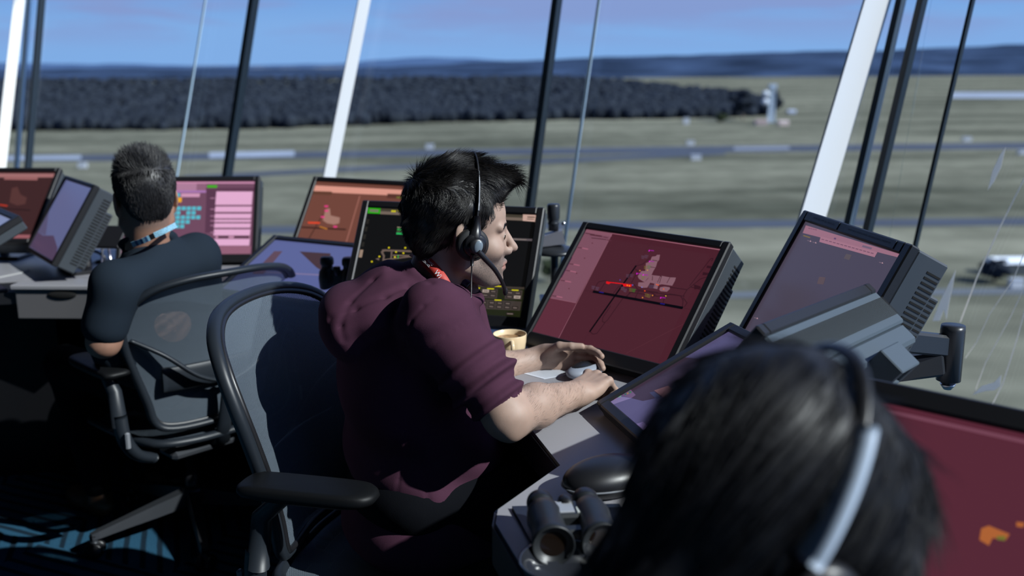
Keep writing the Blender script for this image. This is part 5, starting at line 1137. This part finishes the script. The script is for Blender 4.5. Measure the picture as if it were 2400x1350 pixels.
# hoodie
M_hood = mat('maroon_cotton_fleece', (.062, .024, .043), .95, spec=.08, bump=(900, .25, .0012), noise=(14, .10))
M_hoodl = mat('maroon_seam_thread', (.11, .045, .075), .9)
hdc = PY(905, 705, 2.0)
TORX = np.array([1, .12, 0]); TA = frame((.97, .22, 0))
def torso_out(P):
    d = d_ell(P, CH+[.0, .0, -.02], (.145, .205, .20), TA); d = smin(d, d_ell(P, BE+[.015, 0, 0], (.160, .185, .19), TA), .08); d = smin(d, d_ell(P, HP+[.01, 0, .0], (.178, .195, .125), TA), .05)
    d = smin(d, d_cap(P, CH+[0, 0, .09], NB-[.005, 0, .03], .12, .075), .06); d = smin(d, d_cap(P, SR, SL, .068), .05)
    return smax(d, -(P[..., 2]-(HP[2]-.125)), .02)
CR = ER+(SR-ER)*.22
def sleeve(P, S_, E_, C_):
    m1 = S_+(E_-S_)*.55; d = smin(d_cap(P, S_, m1, .074, .064), d_cap(P, m1, C_+(C_-S_)*0, .064, .056), .03)
    return d
hoodA = frame((.93, .05, .30))
def hoodie(P):
    d = torso_out(P); d = smin(d, sleeve(P, SR, ER, CR), .035); CL = EL+(SL-EL)*.2; d = smin(d, sleeve(P, SL, EL, CL), .035)
    a = (CR-SR)/np.linalg.norm(CR-SR); cuff = d_cap(P, CR-a*.002, CR+a*.028, .0505, .0485); d = smin(d, cuff, .004)
    a2 = (CL-SL)/np.linalg.norm(CL-SL); d = smin(d, d_cap(P, CL, CL+a2*.028, .050, .048), .004)
    # hood lying on the back and round the neck
    h = d_ell(P, hdc+[-.004, -.005, -.006], (.122, .150, .062), hoodA); h = smin(h, d_ell(P, hdc+[-.075, -.01, -.045], (.060, .135, .080), hoodA), .03)
    h2 = d_ell(P, hdc+[.045, -.012, .012], (.105, .120, .042), frame((.93, .0, -.05)))
    h = smin(h, h2, .006)
    col = None
    for k in range(18):                                # neckline roll
        a0, a1 = 2*PI*k/18, 2*PI*(k+1)/18; q = [PY(1042, 668, 2.02)+np.array([.074*math.cos(t)+.010*0, .078*math.sin(t), .034*-math.cos(t)+.004]) for t in (a0, a1)]
        c_ = d_cap(P, q[0], q[1], .0125); col = c_ if col is None else np.minimum(col, c_)
    d = smin(d, h, .008); d = smin(d, col, .010)
    hole = d_cap(P, PY(1042, 668, 2.02)+[-.01, 0, -.01], H1+[-.02, 0, -.03], .054, .054); d = smax(d, -hole, .006)
    arm = d_cap(P, CR+a*.015, ER+a*.05, .043, .043); d = smax(d, -arm, .006)
    # pocket opening and body seam grooves
    s1 = [PY(*q) for q in ((1012, 690, 1.76), (955, 745, 1.76), (937, 850, 1.76))]
    return d
Vg, Fg = mesh_of(hoodie, np.array([CH[0]-.30, SR[1]-.15, HP[2]-.12]), np.array([ER[0]+.09, SL[1]+.13, NB[2]+.13]), .0046, 3)
Ng = vnormals(Vg, Fg); aR = (ER-SR)/np.linalg.norm(ER-SR); ts = (Vg-SR)@aR/np.linalg.norm(ER-SR); ds = np.linalg.norm(Vg-SR-((Vg-SR)@aR)[:, None]*aR, axis=1)
wn, w2, w3 = SinNoise(31, 11, 8), SinNoise(32, 7, 8), SinNoise(33, 22, 8)
bunch = np.clip((ts-.30)/.35, 0, 1)*np.clip((.088-ds)/.012, 0, 1)*np.clip((.92-ts)*12, 0, 1); cuffm = np.clip((ts-.80)*25, 0, 1)*(ds < .07)
disp = bunch*(.0075*np.sin((ts*31+2.2*wn(Vg)+7*((Vg-SR)@np.array([.2, .5, .8]))))+.003*np.sin(ts*68+3*w2(Vg)))
tor = (1-np.clip((ts-.2)*5, 0, 1)*(ds < .1)); zz = Vg[:, 2]
disp += tor*(.0075*np.clip((.92-zz)/.2, 0, 1)*np.sin(16*w2(Vg)*.35+34*(zz*.8+Vg[:, 0]*.75)+1.6*wn(Vg))+.0035*wn(Vg)*1.0)
disp += np.clip((zz-.90)/.06, 0, 1)*.0022*np.sin(70*(Vg[:, 2]*1.4-Vg[:, 0]*.45)+2.2*w2(Vg))*(ts < .2)
disp += cuffm*0*np.sin(np.arctan2((Vg-SR)@np.cross(aR, [0, 0, 1]), (Vg-SR)@np.cross(aR, np.cross(aR, [0, 0, 1])))*60)
def groove(pts, wd=.0035, dp=.0028):
    global disp
    for a, b in zip(pts[:-1], pts[1:]):
        dd = d_cap(Vg, a, b, 0.0); disp = disp-dp*.7*np.exp(-(dd/(wd*1.2))**2)
def onsurf(px, py):                                     # nearest cloth point to the viewer at that place
    d = ray(px, py); d = d/np.linalg.norm(d); t_ = (Vg-CAM)@d; off = np.linalg.norm(Vg-CAM-t_[:, None]*d, axis=1); k = np.where(off < .006)[0]
    if not len(k): return Vg[np.argmin(off)]
    return Vg[k[np.argmin(t_[k])]]
groove([onsurf(*q) for q in ((1020, 688), (985, 712), (955, 755), (938, 810), (934, 870), (945, 910))])          # raglan seam
groove([onsurf(*q) for q in ((955, 985), (950, 1050), (935, 1130), (925, 1195))], .003, .002)                       # side seam
groove([onsurf(*q) for q in ((1060, 1045), (1030, 1080), (990, 1120), (1010, 1180))], .0035, .003)                    # pocket
groove([onsurf(*q) for q in ((765, 742), (830, 715), (900, 685), (960, 660), (1010, 655))], .006, .006)               # hood edge
groove([onsurf(*q) for q in ((800, 800), (790, 760), (820, 700), (870, 650), (940, 625))], .006, .004)
Vg = relax(Vg+Ng*disp[:, None], Fg, 1, .3); fastmesh('hoodie', Vg, Fg, M_hood, man)
# trousers and shoes
M_jean = mat('black_denim', (.0035, .004, .006), .9, spec=.08, bump=(600, .3, .001)); M_shoe = mat('brown_leather', (.10, .045, .02), .4)
def trousers(P, hp, kn, an):
    d = None
    for k in range(2):
        h = d_cap(P, hp[k], kn[k], .085, .062); h = smin(h, d_cap(P, kn[k], an[k], .060, .048), .03); d = h if d is None else smin(d, h, .04)
    c = (hp[0]+hp[1])/2; return smin(d, d_ell(P, c+[-.02, 0, .02], (.13, .17, .09)), .05)
def legs(hp, kn, an, parent, fw, shoe):
    hp, kn, an = [np.array(q, float) for q in (hp, kn, an)]
    al = np.concatenate([hp, kn, an]); V, F = mesh_of(lambda P: trousers(P, hp, kn, an), al.min(0)-[.17, .19, .06], al.max(0)+[.17, .19, .12], .009, 2); n_ = SinNoise(50, 16, 8); V = fold(V, F, .003, n_); fastmesh('trousers', V, F, M_jean, parent)
    for k in range(2):
        b = an[k].copy(); b[2] = 0; A = frame(fw); fn = lambda P: smax(smin(d_ell(P, b+A[0]*.10+[0, 0, .035], (.085, .043, .040), A), smin(d_ell(P, b+[0, 0, .045], (.055, .037, .05), A), d_cap(P, b+[0, 0, .05], b+[0, 0, .12], .036, .04), .02), .03), -(P[..., 2]-.004), .004)
        V, F = mesh_of(fn, b-[.22, .22, .01], b+[.22, .22, .18], .006, 1); fastmesh('shoe', V, F, shoe, parent)
hc = HP.copy(); hc[2] = .565; R1 = np.array([.15, -.98, 0]); F1 = np.array([.98, .17, 0])
legs([hc+R1*.09, hc-R1*.09], [hc+R1*.13+F1*.40+[0, 0, -.01], hc-R1*.12+F1*.40+[0, 0, -.01]], [hc*[1, 1, 0]+R1*.13+F1*.40+[0, 0, .10], hc*[1, 1, 0]-R1*.13+F1*.36+[0, 0, .10]], man, F1, mat('black_leather_shoe', (.01, .01, .01), .4))
# wedding ring
def ring_at(W, A, k, u):
    y, ln, r = list(FL.values())[k]; a = math.radians(FXL[k][0]); x0 = .086-.25*abs(y-.008); p0 = np.array([x0, y, .001]); d_ = np.array([math.cos(a), 0, -math.sin(a)]); c = world(p0+d_*ln[0]*u, W, A); return c, world(d_, np.zeros(3), A), r
c_, d_, r_ = ring_at(WL, AHL, 2, .5); rg = thing('ring', 'plain metal ring on the finger of the man far hand', 'ring', c_); MB().lathe([(r_*1.04, -.0022), (r_*1.20, -.0018), (r_*1.20, .0018), (r_*1.04, .0022)], c_, d_, 28, cap=False).build('band', M_chrome, rg)
# headset
hs = thing('headset', 'black headset with a boom microphone worn by the man in the hoodie', 'headset', world((0, -.09, 0), H1, A1))
def HW(*p): return world(np.array(p, float), H1, A1)
arc = [(.012+.008*math.sin(a), -.092*math.cos(a), .012+.150*math.sin(a)) for a in np.linspace(.10, PI-.10, 26)]
m = MB(); m.tube([HW(*q) for q in arc], .0062, 8, flat=.45, updir=world((0, 0, 1), np.zeros(3), A1) if False else None); m.build('headband', M_blk, hs)
m = MB(); P_ = [HW(*arc[k]) for k in range(2, 8)]; P_ = [p+(p-HW(0, 0, .03))/np.linalg.norm(p-HW(0, 0, .03))*.0035 for p in P_]; m.tube(P_, .0052, 6, flat=.35)
for k in range(3): pass
m.build('grip_tape', mat('worn_silver_label', (.20, .21, .23), .35), hs)
ax_ = world((.10, -1, .02), np.zeros(3), A1); ax_ /= np.linalg.norm(ax_); EC = HW(.006, -.083, -.006)
m = MB(); m.lathe([(0, 0), (.030, 0), (.0335, .004), (.0335, .012), (.030, .0165), (.022, .018), (0, .018)], EC, ax_, 36); m.build('ear_cushion', mat('black_foam_leatherette', (.012, .012, .013), .6), hs)
m = MB(); m.lathe([(.0, .017), (.0235, .017), (.0245, .022), (.021, .027), (.0165, .0285), (.0165, .032), (.0135, .036), (0, .037)], EC+world((.002, 0, .001), np.zeros(3), A1), ax_, 32); m.tube([HW(.010, -.100, .012), HW(.011, -.099, .034), HW(.0125, -.094, .052)], [.0125, .0085, .006], 12); m.build('ear_cup', M_blk, hs)
m = MB(); m.ball(EC+ax_*.0365+world((.003, 0, .001), np.zeros(3), A1), (.009, .0035, .0125), axes=np.array([world((1, 0, -.2), np.zeros(3), A1), ax_, world((.2, 0, 1), np.zeros(3), A1)]), n=18); m.build('boom_pivot', mat('grey_blue_cap', (.16, .20, .24), .35), hs)
bm = spline([HW(.012, -.118, -.012), HW(.030, -.116, -.030), HW(.052, -.106, -.052), HW(.074, -.088, -.082), HW(.088, -.070, -.108)], 6, False); m = MB(); m.tube(bm, np.linspace(.0062, .0036, len(bm)), 10); m.ball(bm[-1], (.0052, .0052, .009), n=14); m.build('microphone_boom', M_blk, hs)
cb = spline([HW(.004, -.112, -.030), HW(.004, -.112, -.060), PY(1104, 700, 1.90), PY(1100, 740, 1.88), PY(1108, 800, 1.92), PY(1120, 870, 2.02)], 8, False); m = MB(); m.tube([HW(.004, -.110, -.022), HW(.004, -.112, -.045)], [.005, .0028], 8); m.tube(cb, .0014, 6); m.build('cable', M_blk, hs)
# lanyard
ly = thing('lanyard', 'red lanyard lettered in white round the hooded man neck', 'lanyard', PY(1010, 620, 1.98))
M_red = mat('red_ribbon', (.42, .035, .025), .6); M_wht = mat('white_print', (.75, .75, .78), .6)
nc = PY(1042, 650, 2.02)
LP = [PY(968, 590, 2.05), PY(985, 600, 2.00), PY(1003, 616, 1.965), PY(1022, 636, 1.945), PY(1038, 657, 1.935), PY(1050, 678, 1.935)]; LP = spline(LP, 6, False)
m = MB(); Vl = []; k = len(LP); T_ = np.gradient(LP, axis=0); T_ /= np.linalg.norm(T_, axis=1)[:, None]; vw = CAM-LP; vw /= np.linalg.norm(vw, axis=1)[:, None]; nrm = LP-(nc-np.array([0, 0, .03])); nrm = nrm*.55/np.linalg.norm(nrm, axis=1)[:, None]+np.array([-.1, -.75, .35]); Bn = np.cross(nrm, T_); Bn /= np.linalg.norm(Bn, axis=1)[:, None]; Nr = np.cross(T_, Bn)
if (Bn[k//2][2] < 0): Bn = -Bn
Nr = np.cross(T_, Bn); Nr = Nr*np.sign((Nr*vw).sum(1))[:, None]
wd = .0115
Vl = np.concatenate([LP+Bn*wd, LP-Bn*wd, LP+Bn*wd-Nr*.0012, LP-Bn*wd-Nr*.0012]); Fl = [(i, i+1, k+i+1, k+i) for i in range(k-1)]+[(2*k+i, 3*k+i, 3*k+i+1, 2*k+i+1) for i in range(k-1)]+[(i, 2*k+i, 2*k+i+1, i+1) for i in range(k-1)]+[(k+i, k+i+1, 3*k+i+1, 3*k+i) for i in range(k-1)]
m.add(Vl, Fl, 0, True); m.build('ribbon', M_red, ly)
def lt(txt, i, size, off): m = MB(); text_mesh(m, txt, LP[i]+Nr[i]*.0009+Bn[i]*off, T_[i], Bn[i], size, 0, .0006); m.build('lettering', M_wht, ly)
lt('AIR TRAFFIC', 12, .0062, .003); lt('CONTROL', 12, .0062, -.0035); lt('Wi', 20, .014, -.001); lt('R', 3, .008, 0)

# ------------------------------------------------------------------ the man in the dark shirt
man2 = thing('person', 'man seen from behind in a dark short sleeved shirt, seated at the left', 'person', (-1.0, 2.88, 0))
H2 = PY(340, 474, 2.80); fd2 = np.array([-.50, .87, -.10]); A2 = frame(fd2)
S2L, S2R = PY(272, 668, 2.62), PY(462, 606, 2.90); NB2 = PY(348, 590, 2.80); C2 = (S2L+S2R)/2+[-.05, 0.06, -.16]; HP2 = np.array([-1.05, 2.96, .50])
E2L = PY(243, 800, 2.60); W2L = E2L+[.0, .22, .05]; E2R = S2R+[-.02, .12, -.24]; W2R = E2R+[-.15, .20, .06]
nb2 = local(NB2[None], H2, A2)[0].astype(np.float32)
pt = [mesh_of(lambda P: head_sdf(local(P, H2, A2), nb2, (.058, .064)), H2-[.16, .17, .19], H2+[.16, .17, .16], .003, 1)]
def arms2(P):
    d = None
    for S_, E_, W_ in ((S2L, E2L, W2L), (S2R, E2R, W2R)):
        a = smin(d_cap(P, S_, E_, .055, .043), d_cap(P, E_, W_, .043, .027), .02); fw = (W_-E_)/np.linalg.norm(W_-E_); A = frame(fw); a = smin(a, hand_sdf(P, W_, A, FXL, THL, .04), .015); d = a if d is None else np.minimum(d, a)
    d = smin(d, d_cap(P, HP2, C2, .10, .12), .03); return smin(d, d_cap(P, C2, NB2, .11, .06), .03)
al = np.array([S2L, S2R, E2L, E2R, W2L, W2R, HP2]); pt.append(mesh_of(arms2, al.min(0)-.15, al.max(0)+.17, .0065, 1))
V, F = join_meshes(pt); b2_ = fastmesh('body', V, F, SKIN2, man2); q = local(V, H2, A2); set_attr(b2_, 'stubble', np.clip((-.04-q[:, 0])/.03, 0, 1)*np.clip((q[:, 2]+.085)/.02, 0, 1)*(np.abs(q).max(1) < .15)*.8); set_attr(b2_, 'lips', q[:, 0]*0)
TA2 = frame(np.cross(np.array([0, 0, 1]), S2R-S2L)*-1 if False else np.array([-.80, .60, 0]))
def shirt2(P):
    d = d_ell(P, C2+[0, 0, -.01], (.115, .195, .20), TA2); d = smin(d, d_ell(P, HP2+[0, 0, .13], (.125, .175, .20), TA2), .07); d = smin(d, d_cap(P, S2L, S2R, .066), .05); d = smin(d, d_cap(P, C2+[0, 0, .1], NB2-[0, 0, .02], .11, .070), .05)
    for S_, E_ in ((S2L, E2L), (S2R, E2R)): d = smin(d, d_cap(P, S_, S_+(E_-S_)*.72, .068, .062), .03)
    u = frame(fd2*[1, 1, 0]); cl = None
    for k in range(14):
        a0, a1 = 2*PI*k/14, 2*PI*(k+1)/14; q = [NB2+u[0]*(.068*math.cos(t)+.012)+u[1]*.070*math.sin(t)+np.array([0, 0, .030-.028*math.cos(t)]) for t in (a0, a1)]; c_ = d_cap(P, q[0], q[1], .0115); cl = c_ if cl is None else np.minimum(cl, c_)
    d = smin(d, cl, .012); d = smax(d, -d_cap(P, NB2+[0, 0, .0], H2+[0, 0, -.02], .061, .058), .005); return smax(d, -(P[..., 2]-(HP2[2]-.05)), .02)
al = np.array([S2L, S2R, E2L, E2R, HP2, NB2]); V, F = mesh_of(shirt2, al.min(0)-[.2, .2, .08], al.max(0)+[.2, .2, .1], .0065, 2)
n1_, n2_ = SinNoise(61, 9, 8), SinNoise(62, 15, 8); V = relax(fold(V, F, .004, lambda v: np.sin(2.4*n1_(v)+26*(v[:, 2]*.7-v[:, 0]*.6))+.5*n2_(v)), F, 1, .4)
fastmesh('shirt', V, F, mat('dark_navy_polo_cotton', (.013, .020, .030), .9, spec=.1, bump=(900, .2, .001)), man2)
HAIR2 = hairmat('dark_greying_hair', (.014, .013, .014), .5)
def hair2(P):
    X, Z_ = P[..., 0], P[..., 2]; d = d_ell(P, (-.020, 0, .050), (.100, .0815, .086)); d = smin(d, d_ell(P, (.0, .0, .085), (.082, .062, .062)), .03); d = smin(d, d_ell(P, (-.065, 0, -.005), (.038, .058, .052)), .03)
    d = smax(d, (X-.058)*.84-(Z_-.040)*.55, .008); d = smax(d, -(Z_+.018)-1.15*np.maximum(0, -(X+.028)), .006); d = smax(d, -(Z_+.070), .01); return smax(d, -d_ell(P, (-.006, 0, -.006), (.024, .2, .034)), .006)
V, F = mesh_of(lambda P: hair2(local(P, H2, A2)), H2-[.14, .14, .1], H2+[.14, .14, .17], .004, 1); R_, Nn = sample(V, F, 9000, 6); d_, top = hair_field(R_, Nn, H2, A2, 2)
Vs, Fs = strands('s', R_, d_*.8+Nn*(.20+.5*top)[:, None], .010+.016*top, .0006, HAIR2, man2, 3, .3, 8); Vc, Fc = join_meshes([(V, F), (Vs, Fs)]); fastmesh('hair', Vc, Fc, HAIR2, man2)
eyes(H2, A2, man2)
L2 = np.array([-.6, -.8, 0])*-1; F2 = np.array([-.80, .60, 0]); L2 = np.array([-.60, -.80, 0])
legs([HP2+L2*.09, HP2-L2*.09], [HP2+L2*.13+F2*.40, HP2-L2*.12+F2*.38], [HP2*[1, 1, 0]+L2*.12+F2*.30+[0, 0, .10], HP2*[1, 1, 0]-L2*.12+F2*.22+[0, 0, .10]], man2, F2, M_shoe)
ly2 = thing('lanyard', 'pale blue patterned lanyard over the collar of the dark shirt', 'lanyard', PY(360, 560, 2.7))
LP2 = spline([PY(309, 574, 2.675), PY(335, 565, 2.66), PY(362, 552, 2.665), PY(390, 539, 2.69), PY(413, 527, 2.745)], 5, False); k = len(LP2); m = MB(); up2 = np.array([-.10, -.55, .85]); up2 /= np.linalg.norm(up2)
for i in range(k-1):
    a, b = LP2[i], LP2[i+1]; n_ = np.cross(b-a, up2); n_ /= np.linalg.norm(n_); n_ = n_*np.sign(n_@(CAM-a)); m.hexa([a-up2*.009, b-up2*.009, b-up2*.009-n_*.001, a-up2*.009-n_*.001], [a+up2*.009, b+up2*.009, b+up2*.009-n_*.001, a+up2*.009-n_*.001], 1 if 7 < i < 10 else (2 if i in (2, 4, 6) else 0))
m.build('ribbon', [mat('pale_blue_ribbon', (.25, .48, .62), .6, noise=(300, .5)), M_blk, mat('navy_ribbon', (.03, .10, .24), .6)], ly2)

# ------------------------------------------------------------------ the woman in the foreground
wom = thing('person', 'person with long dark hair and a headset, blurred in the foreground', 'person', (.22, .72, 0))
H3 = PY(1770, 1215, .775); yaw3 = math.radians(12); f3 = np.array([math.cos(yaw3), math.sin(yaw3), -.42]); A3 = frame(f3)
NB3 = H3+[-.055, -.03, -.17]; nb3 = local(NB3[None], H3, A3)[0].astype(np.float32); S3 = [NB3+[.05, -.17, -.045], NB3+[-.12, .15, -.045]]; HP3 = np.array([NB3[0]-.08, NB3[1]-.06, .56])
pt = [mesh_of(lambda P: head_sdf(local(P, H3, A3), nb3, (.046, .050), False), H3-[.16, .16, .2], H3+[.16, .16, .16], .003, 1)]
E3 = [S3[0]+[.10, .06, -.24], S3[1]+[.04, .10, -.24]]; W3 = [E3[0]+[.20, .10, .02], E3[1]+[.16, .16, .02]]
def body3(P):
    d = smin(d_cap(P, HP3, (S3[0]+S3[1])/2-[0, 0, .12], .10, .11), d_cap(P, (S3[0]+S3[1])/2-[0, 0, .12], NB3, .10, .05), .03)
    for k in range(2): a = smin(d_cap(P, S3[k], E3[k], .046, .037), d_cap(P, E3[k], W3[k], .036, .024), .02); fw = (W3[k]-E3[k])/np.linalg.norm(W3[k]-E3[k]); A = frame(fw)*(np.array([[1], [1 if k == 0 else -1], [1]])); a = smin(a, hand_sdf(P, W3[k], A, FXL, THL, .04, .92), .014); d = smin(d, a, .02)
    return d
al = np.array([*S3, *E3, *W3, HP3]); pt.append(mesh_of(body3, al.min(0)-.15, al.max(0)+.16, .007, 1))
V, F = join_meshes(pt); b3_ = fastmesh('body', V, F, SKIN3, wom); set_attr(b3_, 'stubble', V[:, 0]*0); q = local(V, H3, A3); set_attr(b3_, 'lips', (np.abs(q[:, 2]+.067) < .009)*(np.abs(q[:, 1]) < .02)*(q[:, 0] > .086))
def top3(P):
    c = (S3[0]+S3[1])/2; d = smin(d_ell(P, c-[0, 0, .12], (.13, .17, .19), A3*[1, 1, 1]), d_ell(P, HP3+[0, 0, .12], (.14, .17, .18)), .08); d = smin(d, d_cap(P, S3[0], S3[1], .055), .05); d = smin(d, d_cap(P, c, NB3-[0, 0, .01], .09, .062), .04)
    for k in range(2): d = smin(d, d_cap(P, S3[k], E3[k], .056, .048), .03); d = smin(d, d_cap(P, E3[k], W3[k]-(W3[k]-E3[k])*.15, .047, .036), .02)
    d = smax(d, -d_cap(P, NB3+[0, 0, -.01], H3, .052, .05), .006); return d
V, F = mesh_of(top3, al.min(0)-[.2, .2, .06], al.max(0)+[.18, .18, .13], .008, 2); n_ = SinNoise(71, 10, 8); V = fold(V, F, .003, lambda v: np.sin(2*n_(v)+24*v[:, 2])); fastmesh('top', V, F, mat('black_knit_top', (.010, .010, .012), .9), wom)
eyes(H3, A3, wom)
HAIR3 = hairmat('straight_black_hair', (.006, .006, .008), .52); HAIR3.node_tree.nodes['Principled BSDF'].inputs['Specular IOR Level'].default_value = .35
dn = world((-.42, 0, -1), np.zeros(3), A3)
def hair3(P):
    X, Y_, Z_ = P[..., 0], P[..., 1], P[..., 2]; d = d_ell(P, (-.010, 0, .050), (.104, .090, .100)); d = smin(d, d_ell(P, (.062, 0, .038), (.084, .078, .080)), .03)
    for sg in (-1, 1): d = smin(d, d_cap(P, (.090, sg*.062, .01), (.088, sg*.072, -.10), .030, .020), .02)      # front curtains
    d = smin(d, d_cap(P, (-.035, 0, .0), (-.050, 0, -.16), .072, .074), .04); d = smin(d, d_cap(P, (-.050, 0, -.16), (-.045, 0, -.30), .074, .062), .03)
    face = d_ell(P, (.112, 0, -.035), (.070, .050, .092)); d = smax(d, -face, .010); d = smax(d, -d_ell(P, (.048, -.085, -.075), (.026, .055, .060)), .010); return smax(d, -d_cap(P, (.03, 0, -.08), (.02, 0, -.3), .058, .06), .01)
V, F = mesh_of(lambda P: hair3(local(P, H3, A3)), H3-[.36, .28, .42], H3+[.22, .22, .20], .0048, 2); lv = local(V, H3, A3); g_ = SinNoise(81, 130, 12); V = fold(V, F, .0018, lambda v: g_(lv*[1, 1, .12])+.6*g_(lv*[.5, .5, .05]+3))
R_, Nn = sample(V, F, 6000, 9); D_ = np.tile(world((-.30, 0, -1), np.zeros(3), A3), (len(R_), 1)); lr = local(R_, H3, A3); D_ = D_+world(np.stack([-.6*np.clip(lr[:, 2]-.05, 0, 1)*8, np.sign(lr[:, 1])*np.clip(lr[:, 2]-.03, 0, .1)*10, 0*lr[:, 0]], 1), np.zeros(3), A3); D_ = D_-Nn*(D_*Nn).sum(1)[:, None]
Vs, Fs = strands('s', R_, D_+Nn*.03, .05, .0005, HAIR3, wom, 5, .06, 12, 0, 30); Vc, Fc = join_meshes([(V, F), (Vs, Fs)]); fastmesh('hair', Vc, Fc, HAIR3, wom)
hs3 = thing('headset', 'blurred headset with a pale silver band over the dark haired foreground head', 'headset', H3)
def W3_(*p): return world(np.array(p, float), H3, A3)
arc = [(.022*math.sin(a)-.012, -.100*math.cos(a), .010+.149*math.sin(a)) for a in np.linspace(.0, PI, 30)]
m = MB(); m.tube([W3_(*q) for q in arc[6:]], .007, 8, flat=.5); m.build('headband', M_blk, hs3)
m = MB(); m.tube(spline([W3_(*q) for q in arc[:8]], 2, False), .017, 10, flat=.4); m.build('band_cushion', mat('silver_blue_padding', (.42, .50, .62), .35), hs3)
m = MB(); ex = world((0, -1, 0), np.zeros(3), A3); m.lathe([(0, 0), (.03, 0), (.033, .005), (.033, .014), (.026, .02), (0, .021)], W3_(.016, -.088, -.018), ex, 32); m.build('ear_cushion', M_blk, hs3)
